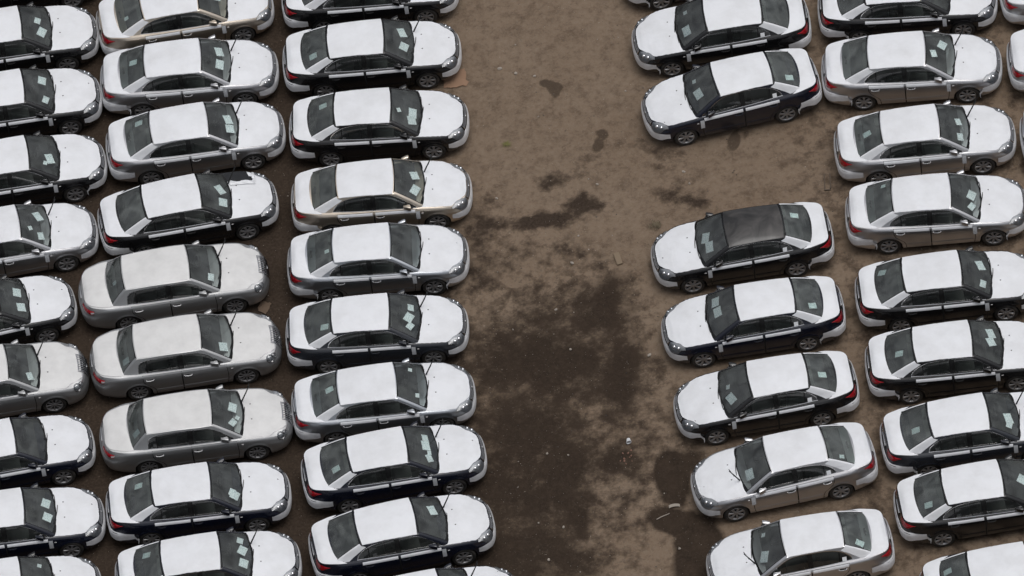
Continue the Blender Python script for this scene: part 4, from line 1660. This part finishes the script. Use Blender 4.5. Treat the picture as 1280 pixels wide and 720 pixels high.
# id, x, y, heading, facing, paint, wiper lifted, papers (across, up, size), rear sheet, front flap, rear flap
CARS = [
    ('0-1', -11.990, 12.715, 0.030, 1, 'black', 0, [], None, 0, 0),
    ('0-2', -12.311, 10.459, 0.027, 1, 'black', 0, [(.2, .48, 1), (-.5, .38, 0)], None, 0, 0),
    ('0-3', -12.411, 8.221, 0.027, 1, 'black', 0, [(.45, .4, 0), (-.75, .34, 1)], None, 0, 0),
    ('0-4', -12.476, 5.868, 0.042, 1, 'black', 0, [(-.3, .36, 0), (-.62, .5, 2)], None, 1, 0),
    ('0-5', -12.898, 3.515, 0.050, 1, 'silver', 1, [(.45, .38, 0), (-.42, .68, 2), (-.76, .36, 1)], None, 0, 0),
    ('0-6', -13.656, 1.056, 0.120, 1, 'black', 0, [(.3, .36, 0), (-.6, .32, 3)], None, 0, 0),
    ('0-7', -13.623, -1.156, 0.034, 1, 'grand', 1, [(-.72, .34, 1)], None, 0, 0),
    ('0-8', -13.566, -3.640, 0.070, 1, 'navy', 0, [], None, 0, 0),
    ('0-9', -13.499, -5.957, -0.002, 1, 'navy', 0, [(.3, .34, 0), (-.5, .32, 3)], None, 0, 0),
    ('0-10', -13.747, -8.178, 0.000, 1, 'black', 0, [(-.15, .34, 1), (.7, .4, 2)], None, 0, 0),
    ('1-1', -7.583, 10.556, 0.052, 1, 'champagne', 0, [(-.1, .4, 3), (.35, .4, 0)], (-.45, .4, 2), 0, 0),
    ('1-2', -7.661, 8.410, -0.048, 1, 'silver', 1, [(.4, .42, 0), (-.42, .42, 0)], (.1, .6, 1), 0, 1),
    ('1-3', -7.697, 6.128, 0.015, 1, 'silver', 1, [(.1, .36, 0), (-.45, .32, 3)], (.5, .6, 1), 0, 0),
    ('1-4', -8.112, 3.675, 0.071, 1, 'black', 1, [(.15, .36, 0), (-.62, .32, 3)], None, 0, 1),
    ('1-5', -8.674, 1.306, 0.023, 1, 'grand', 1, [(-.74, .34, 1)], (-.3, .5, 2), 0, 0),
    ('1-6', -8.579, -1.079, 0.011, 1, 'grand', 1, [(-.72, .32, 3)], (-.7, .4, 1), 0, 0),
    ('1-7', -8.526, -3.629, -0.008, 1, 'grand', 1, [(.15, .36, 0), (-.4, .24, 2), (-.72, .36, 1)], (-.62, .45, 1), 0, 0),
    ('1-8', -8.706, -6.003, -0.013, 1, 'navy', 0, [(-.55, .36, 1), (-.66, .28, 3)], (.35, .55, 1), 0, 1),
    ('1-9', -8.662, -8.305, -0.000, 1, 'navy', 1, [(.72, .34, 1), (.12, .34, 0), (-.6, .32, 3)], (.45, .5, 1), 0, 0),
    ('2-1', -2.608, 10.405, -0.054, 1, 'black', 0, [], None, 0, 0),
    ('2-2', -2.791, 8.152, -0.053, 1, 'black', 1, [(.4, .42, 0), (-.48, .38, 3)], (-.55, .45, 1), 0, 0),
    ('2-3', -2.848, 5.727, -0.093, 1, 'black', 0, [(-.25, .34, 0), (-.68, .34, 3), (-.3, .76, 2)], (.35, .6, 1), 0, 0),
    ('2-4', -3.031, 3.264, -0.070, 1, 'champagne', 1, [(.25, .36, 3), (-.62, .34, 0)], None, 0, 1),
    ('2-5', -3.344, 1.099, -0.076, 1, 'blue silver', 0, [], (-.3, .8, 2), 1, 1),
    ('2-6', -3.611, -1.267, -0.078, 1, 'slate', 1, [(.45, .34, 1), (-.2, .42, 0), (-.66, .36, 1)], (-.55, .75, 1), 0, 0),
    ('2-7', -3.683, -3.611, -0.022, 1, 'blue silver', 1, [(.8, .5, 2), (-.72, .36, 2)], (.0, .72, 1), 0, 0),
    ('2-8', -3.635, -5.780, 0.044, 1, 'navy', 1, [(.5, .38, 1), (0, .42, 0), (-.4, .34, 2), (-.7, .34, 1)], (-.5, .5, 1), 0, 0),
    ('2-9', -3.667, -8.137, 0.078, 1, 'navy', 1, [(.38, .42, 0)], None, 0, 0),
    ('2-10', -3.261, -10.522, 0.050, 1, 'navy', 1, [(.1, .4, 0)], None, 0, 0),
    ('3-1', 6.400, 9.727, 0.050, -1, 'black', 0, [], None, 1, 0),
    ('3-2', 6.446, 7.250, -0.002, -1, 'black', 0, [(-.52, .36, 0), (.62, .4, 2)], None, 1, 0),
    ('3-3', 6.416, 4.976, 0.107, -1, 'navy', 0, [(-.35, .42, 0), (.5, .4, 2)], (-.6, .4, 1), 0, 1),
    ('3-4', 6.056, -0.199, 0.022, -1, 'black', 0, [(.0, .38, 0), (-.6, .42, 0)], (.3, .55, 1), 0, 1),
    ('3-5', 6.021, -2.714, 0.014, -1, 'navy', 0, [(.6, .38, 0), (-.05, .42, 0)], (-.55, .4, 1), 0, 1),
    ('3-6', 6.025, -5.278, 0.034, -1, 'black', 0, [(.12, .36, 2), (-.58, .36, 0)], (-.25, .5, 1), 1, 0),
    ('3-7', 6.155, -7.773, 0.084, -1, 'silver', 1, [(-.58, .36, 0)], (-.75, .5, 2), 0, 0),
    ('3-8', 6.211, -10.545, 0.035, -1, 'silver', 1, [(-.52, .36, 0), (.7, .45, 2)], (-.72, .45, 1), 0, 0),
    ('4-1', 11.438, 7.261, -0.089, 1, 'black', 0, [], (-.2, .4, 1), 0, 1),
    ('4-2', 11.237, 5.004, -0.099, 1, 'silver', 1, [(.42, .45, 0), (-.3, .74, 1)], None, 1, 1),
    ('4-3', 11.228, 2.416, -0.036, 1, 'silver', 1, [(.15, .38, 1), (-.74, .34, 1)], (-.1, .5, 1), 0, 0),
    ('4-4', 11.202, 0.030, -0.082, 1, 'silver', 0, [(-.05, .36, 0), (-.7, .34, 1)], (.7, .7, 2), 1, 1),
    ('4-5', 11.102, -2.609, -0.032, 1, 'black', 0, [(.32, .38, 0), (-.75, .34, 1)], (.5, .3, 1), 0, 0),
    ('4-6', 11.042, -4.965, -0.036, 1, 'black', 0, [(.45, .38, 0), (-.08, .42, 3)], (-.25, .5, 1), 0, 1),
    ('4-7', 11.102, -7.419, 0.018, 1, 'slate', 1, [(-.35, .4, 0), (-.68, .38, 1)], (-.3, .5, 1), 0, 1),
    ('4-8', 11.147, -9.629, 0.022, 1, 'black', 0, [(0, .4, 0)], (-.6, .4, 1), 0, 1),
    ('4-9', 11.419, -12.361, 0.020, 1, 'black', 0, [], (.3, .3, 1), 0, 0),
    ('5-1', 16.249, 6.989, -0.030, 1, 'silver', 0, [], None, 0, 1),
    ('5-2', 16.108, 4.564, -0.050, 1, 'silver', 0, [], None, 0, 0),
    ('5-3', 16.068, 1.934, -0.050, 1, 'silver', 0, [], None, 0, 0),
]
ORD = ['', 'first', 'second', 'third', 'fourth', 'fifth', 'sixth', 'seventh', 'eighth', 'ninth', 'tenth']
COLN = {'0': 'left-edge column', '1': 'second column from left', '2': 'column left of the lane',
        '3': 'left-facing column', '4': 'column behind the left-facing cars', '5': 'right-edge column'}
for i, (cid, x, y, th, face, paint, wip, papers, rear, ff, rf) in enumerate(CARS):
    c, n_ = cid.split('-')
    place = ORD[int(n_)] + ' from top in ' + COLN[c]
    opts = set(STD)
    hv, rv = 'hood_film%d' % (i * 7 % 3), 'roof_film%d' % ((i * 5 + 1) % 3)
    opts |= {hv, rv}
    opts.add('wiper_up' if wip else 'wiper_down')
    opts.add('front_film%d' % ff)
    opts.add('rear_film%d' % rf)
    proto = sedan
    pk = paint
    if paint == 'grand':
        proto, pk = grand, 'grey silver'
        label = 'silver sedan with twin round headlights, ' + place
        group = 'silver sedans with twin round headlights'
    else:
        label = {'slate': 'dark slate', 'blue silver': 'bluish silver'}.get(paint, paint) + ' sedan with white film, ' + place
        group = 'film-covered sedans parked in columns'
    if cid == '3-4':
        opts.discard(rv)
        opts.add('bare_roof')
        label = 'black sedan with bare dark roof facing left beside the dirt lane'
    if cid == '1-4':
        opts.discard(hv)
        opts.add('hood_film_torn')
        label = 'black sedan with film torn back from its hood corner, second column from left'
    make_car(i, x, y, th, face, proto, pk, label, papers, opts, rear, group)


# ------------------------------------------------------------------ small things on the dirt
def rock(rad, seed, key, flat=.6):
    rn = random.Random(seed)
    bm = bmesh.new()
    bmesh.ops.create_icosphere(bm, subdivisions=2, radius=rad)
    ax = (rn.uniform(.7, 1.2), rn.uniform(.6, 1.0), flat)
    for v_ in bm.verts:
        k = 1 + rn.uniform(-.16, .16)
        v_.co = Vector((v_.co.x * ax[0] * k, v_.co.y * ax[1] * k, v_.co.z * ax[2] * k))
    q = MB()
    q.bm(bm, key)
    return q.build('stone', True, 30)


STONES = [(0.52, 7.57, 0.075), (0.92, 7.32, 0.080), (1.40, 7.14, 0.050), (3.72, 6.16, 0.045), (1.34, 5.71, 0.040), (-0.06, 3.11, 0.050), (1.91, 1.43, 0.050), (1.64, 0.54, 0.060), (0.28, -5.65, 0.055), (0.81, -5.80, 0.050), (0.42, -8.11, 0.050), (-0.19, -7.86, 0.045), (-0.07, -9.09, 0.055), (3.25, -9.34, 0.060), (-0.13, -1.40, 0.040), (1.05, -0.94, 0.050), (1.27, -2.34, 0.060), (3.26, -2.91, 0.070), (1.02, 8.33, 0.040), (2.40, 3.31, 0.040), (4.89, 3.09, 0.060), (4.99, 2.66, 0.050), (2.60, 3.09, 0.045)]
STONE_LABEL = {0: 'pale stone right of the torn cardboard, left one of a close pair', 1: 'pale stone right of the torn cardboard, right one of a close pair',
               17: 'pale stone on dry dirt beside the fifth left-facing car'}
rmesh = [rock(1., s, 'pale stone') for s in range(5)]
for i, (x, y, r_) in enumerate(STONES):
    o = obj('stone', rmesh[i % 5], None, (x, y, r_ * .3 - .006))
    r_ *= .75
    o.scale = (r_, r_ * .85, r_)
    o.rotation_euler = (0, 0, i * 1.7)
    tag(o, STONE_LABEL.get(i, 'small pale stone lying on the dirt lane between the car columns'), 'stone', 'pale stones scattered on the dirt lane')

# torn cardboard by the second car of the lane column
rn = random.Random(4)
q = MB()
ringp = [(-.36, -.22), (-.10, -.27), (.10, -.24), (.25, -.27), (.31, -.14), (.24, -.02), (.28, .16), (.25, .33), (.06, .30), (-.1, .34), (-.30, .22)]
bm = bmesh.new()
vsx = [bm.verts.new((a, c, .014 + rn.uniform(0, .02))) for a, c in ringp]
ctr = bm.verts.new((0, .02, .03))
for i in range(len(vsx)):
    bm.faces.new((vsx[i], vsx[(i + 1) % len(vsx)], ctr))
bmesh.ops.subdivide_edges(bm, edges=bm.edges[:], cuts=2, use_grid_fill=True)
for v_ in bm.verts:
    v_.co += Vector((rn.uniform(-.012, .012), rn.uniform(-.012, .012), rn.uniform(-.006, .008)))
ext = bmesh.ops.extrude_face_region(bm, geom=bm.faces[:])
bmesh.ops.translate(bm, vec=(0, 0, -.010), verts=[g for g in ext['geom'] if isinstance(g, bmesh.types.BMVert)])
q.bm(bm, 'cardboard')
cb = obj('cardboard_sheet', q.build('cardboard_sheet', True, 30), None, (-0.66, 7.40, .002))
tag(cb, 'torn brown cardboard sheet lying under a car bumper at the lane edge', 'cardboard')
me2 = cb.data.copy()
me2.materials[0] = M['old cardboard']
cb2 = obj('cardboard_sheet', me2, None, (-6.44, 0.56, .002))
cb2.scale = (.6, .5, 1)
cb2.rotation_euler = (0, 0, 1.1)
tag(cb2, 'small brown cardboard scrap between silver round-lamp sedans', 'cardboard')

q = MB()
q.box((0, 0, .022), (.15, .40, .05), 'wood', .006)
o = obj('wood_block', q.build('wood_block', True, 30), None, (2.84, 0.45, -.004))
o.rotation_euler = (0, 0, .16)
tag(o, 'short flat wooden block lying alone in the dirt lane', 'wood block')

q = MB()
for c, s in (((-.075, 0, .02), (.03, .56, .04)), ((.075, .02, .02), (.035, .50, .045)), ((0, -.27, .018), (.16, .03, .035))):
    q.box(c, s, 'dark wood', .005)
o = obj('wooden_frame', q.build('wooden_frame', True, 30), None, (8.56, 2.02, -.004))
o.rotation_euler = (0, 0, -.1)
tag(o, 'narrow brown wooden frame lying behind the bare-roof black sedan', 'frame')

# clump of dry roots
q = MB()
rn = random.Random(8)
for k in range(70):
    a, r0 = rn.uniform(0, 6.28), rn.uniform(0, .16)
    p0 = Vector((r0 * math.cos(a), r0 * math.sin(a) * .8, .0))
    d = Vector((rn.uniform(-1, 1), rn.uniform(-1, 1), rn.uniform(.1, .9))).normalized() * rn.uniform(.08, .2)
    e = p0 + d
    q.tube([tuple(p0), tuple(p0.lerp(e, .5) + Vector((0, 0, .02))), (e.x, e.y, max(.005, e.z * .7))], [.007, .006, .003], 'dry grass', 4)
o = obj('root_clump', q.build('root_clump', True, 60), None, (3.93, 1.38, -.004))
tag(o, 'tangled clump of dry roots near the hood of the bare-roof sedan', 'dry plant')

# little weed
q = MB()
for k in range(16):
    a, l_ = k * .41 + rn.uniform(-.2, .2), rn.uniform(.10, .2)
    d = Vector((math.cos(a), math.sin(a), 0))
    sd2 = Vector((-math.sin(a), math.cos(a), 0)) * .010
    pts = [d * .01, d * l_ * .5 + Vector((0, 0, .05)), d * l_ + Vector((0, 0, .015))]
    q.grid([[tuple(p - sd2 * w_), tuple(p + Vector((0, 0, .003))), tuple(p + sd2 * w_)] for p, w_ in zip(pts, (1, .9, .1))], 'weed')
o = obj('weed', q.build('weed', True, 60), None, (0.40, 4.91, -.004))
tag(o, 'small yellowish weed growing flat in the open dirt lane', 'weed')

# crushed paper cup
q = MB()
q.lathe([(.001, 0), (.045, .002), (.05, .05), (.062, .14), (.055, .14), (.044, .01)], 'white litter', 14, 'z')
rotm = Matrix.Rotation(R(78), 3, 'X') @ Matrix.Rotation(.4, 3, 'Z')
q.v = [tuple(rotm @ Vector((a * (1 + .2 * math.sin(z * 60)), b_ * .8, z))) for a, b_, z in q.v]
o = obj('paper_cup', q.build('paper_cup', True, 40), None, (2.39, -5.59, .042))
tag(o, 'crushed white paper cup lying on the lane above brick crumbs', 'cup')

rn = random.Random(14)
cr_m = [rock(1., 40 + s, 'brick crumb', .7) for s in range(3)]
for k in range(13):
    x, y, r_ = 2.26 + rn.gauss(0, .13), -6.11 + rn.gauss(0, .17), rn.uniform(.018, .036)
    o = obj('brick_fragment', cr_m[k % 3], None, (x, y, r_ * .4 - .004))
    o.scale = (r_, r_, r_)
    o.rotation_euler = (0, 0, k)
    tag(o, 'reddish brick fragment in the loose scatter below the crushed cup', 'brick fragment', 'brick fragments scattered on the lane')

# pale curved shard and a stick at the edge of the wet patch
q = MB()
G = []
for a in np.linspace(-.9, .9, 9):
    G.append([(.30 * math.sin(a), .10 * math.cos(a) + h, .03 + .05 * math.cos(a) * z) for h, z in ((-.06, .2), (0, 1), (.045, .5))])
q.slab(G, [[(a, c, z - .008) for a, c, z in row] for row in G], 'pale stone')
o = obj('plastic_shard', q.build('plastic_shard', True, 30), None, (3.29, -8.01, -.004))
o.scale = (.6, .8, .7)
tag(o, 'pale curved shard lying at the edge of the dark wet patch', 'debris')
q = MB()
q.tube([(-.17, -.06, .012), (-.05, -.01, .02), (.18, .07, .014)], [.012, .014, .01], 'pale stone', 6)
o = obj('stick', q.build('stick', True, 40), None, (2.96, -8.24, -.002))
tag(o, 'thin pale stick beside the curved shard at the wet patch', 'stick')

# loose grit, uncountable
rn = np.random.RandomState(2)
NG = 22000
px_ = rn.uniform(-14.5, 15.5, NG)
py_ = rn.uniform(-14, 14.5, NG)
rr_ = np.where(rn.rand(NG) < .05, rn.uniform(.014, .026, NG), rn.uniform(.005, .013, NG))
base_v = np.array([(1, 0, 0), (.2, .95, 0), (-.9, .3, 0), (-.3, -.9, 0), (.1, .05, .75)], float)
base_f = [(0, 1, 4), (1, 2, 4), (2, 3, 4), (3, 0, 4)]
ang = rn.uniform(0, 6.28, NG)
V = np.empty((NG, 5, 3))
for k in range(5):
    ca, sa = np.cos(ang), np.sin(ang)
    V[:, k, 0] = px_ + rr_ * (base_v[k, 0] * ca - base_v[k, 1] * sa)
    V[:, k, 1] = py_ + rr_ * (base_v[k, 0] * sa + base_v[k, 1] * ca)
    V[:, k, 2] = -.008 + rr_ * base_v[k, 2] * 1.6
F = [tuple(5 * i + a for a in f) for i in range(NG) for f in base_f]
me = bpy.data.meshes.new('grit')
me.from_pydata(V.reshape(-1, 3).tolist(), [], F)
gmat = mat('grit', (.2, .17, .14), .9)
b = gmat.node_tree.nodes['Principled BSDF']
gn = nd(gmat, 'ShaderNodeNewGeometry')
rampn = nd(gmat, 'ShaderNodeValToRGB')
rampn.color_ramp.elements[0].color = (.045, .036, .03, 1)
rampn.color_ramp.elements[1].color = (.40, .36, .31, 1)
rampn.color_ramp.elements[1].position = 1.0
e_ = rampn.color_ramp.elements.new(.75)
e_.color = (.17, .14, .11, 1)
lk(gmat, gn.outputs['Random Per Island'], rampn.inputs['Fac'])
lk(gmat, rampn.outputs[0], b.inputs['Base Color'])
me.materials.append(gmat)
o = obj('grit', me)
o['kind'] = 'stuff'
tag(o, 'fine loose grit strewn over the dirt of the lot', 'grit')
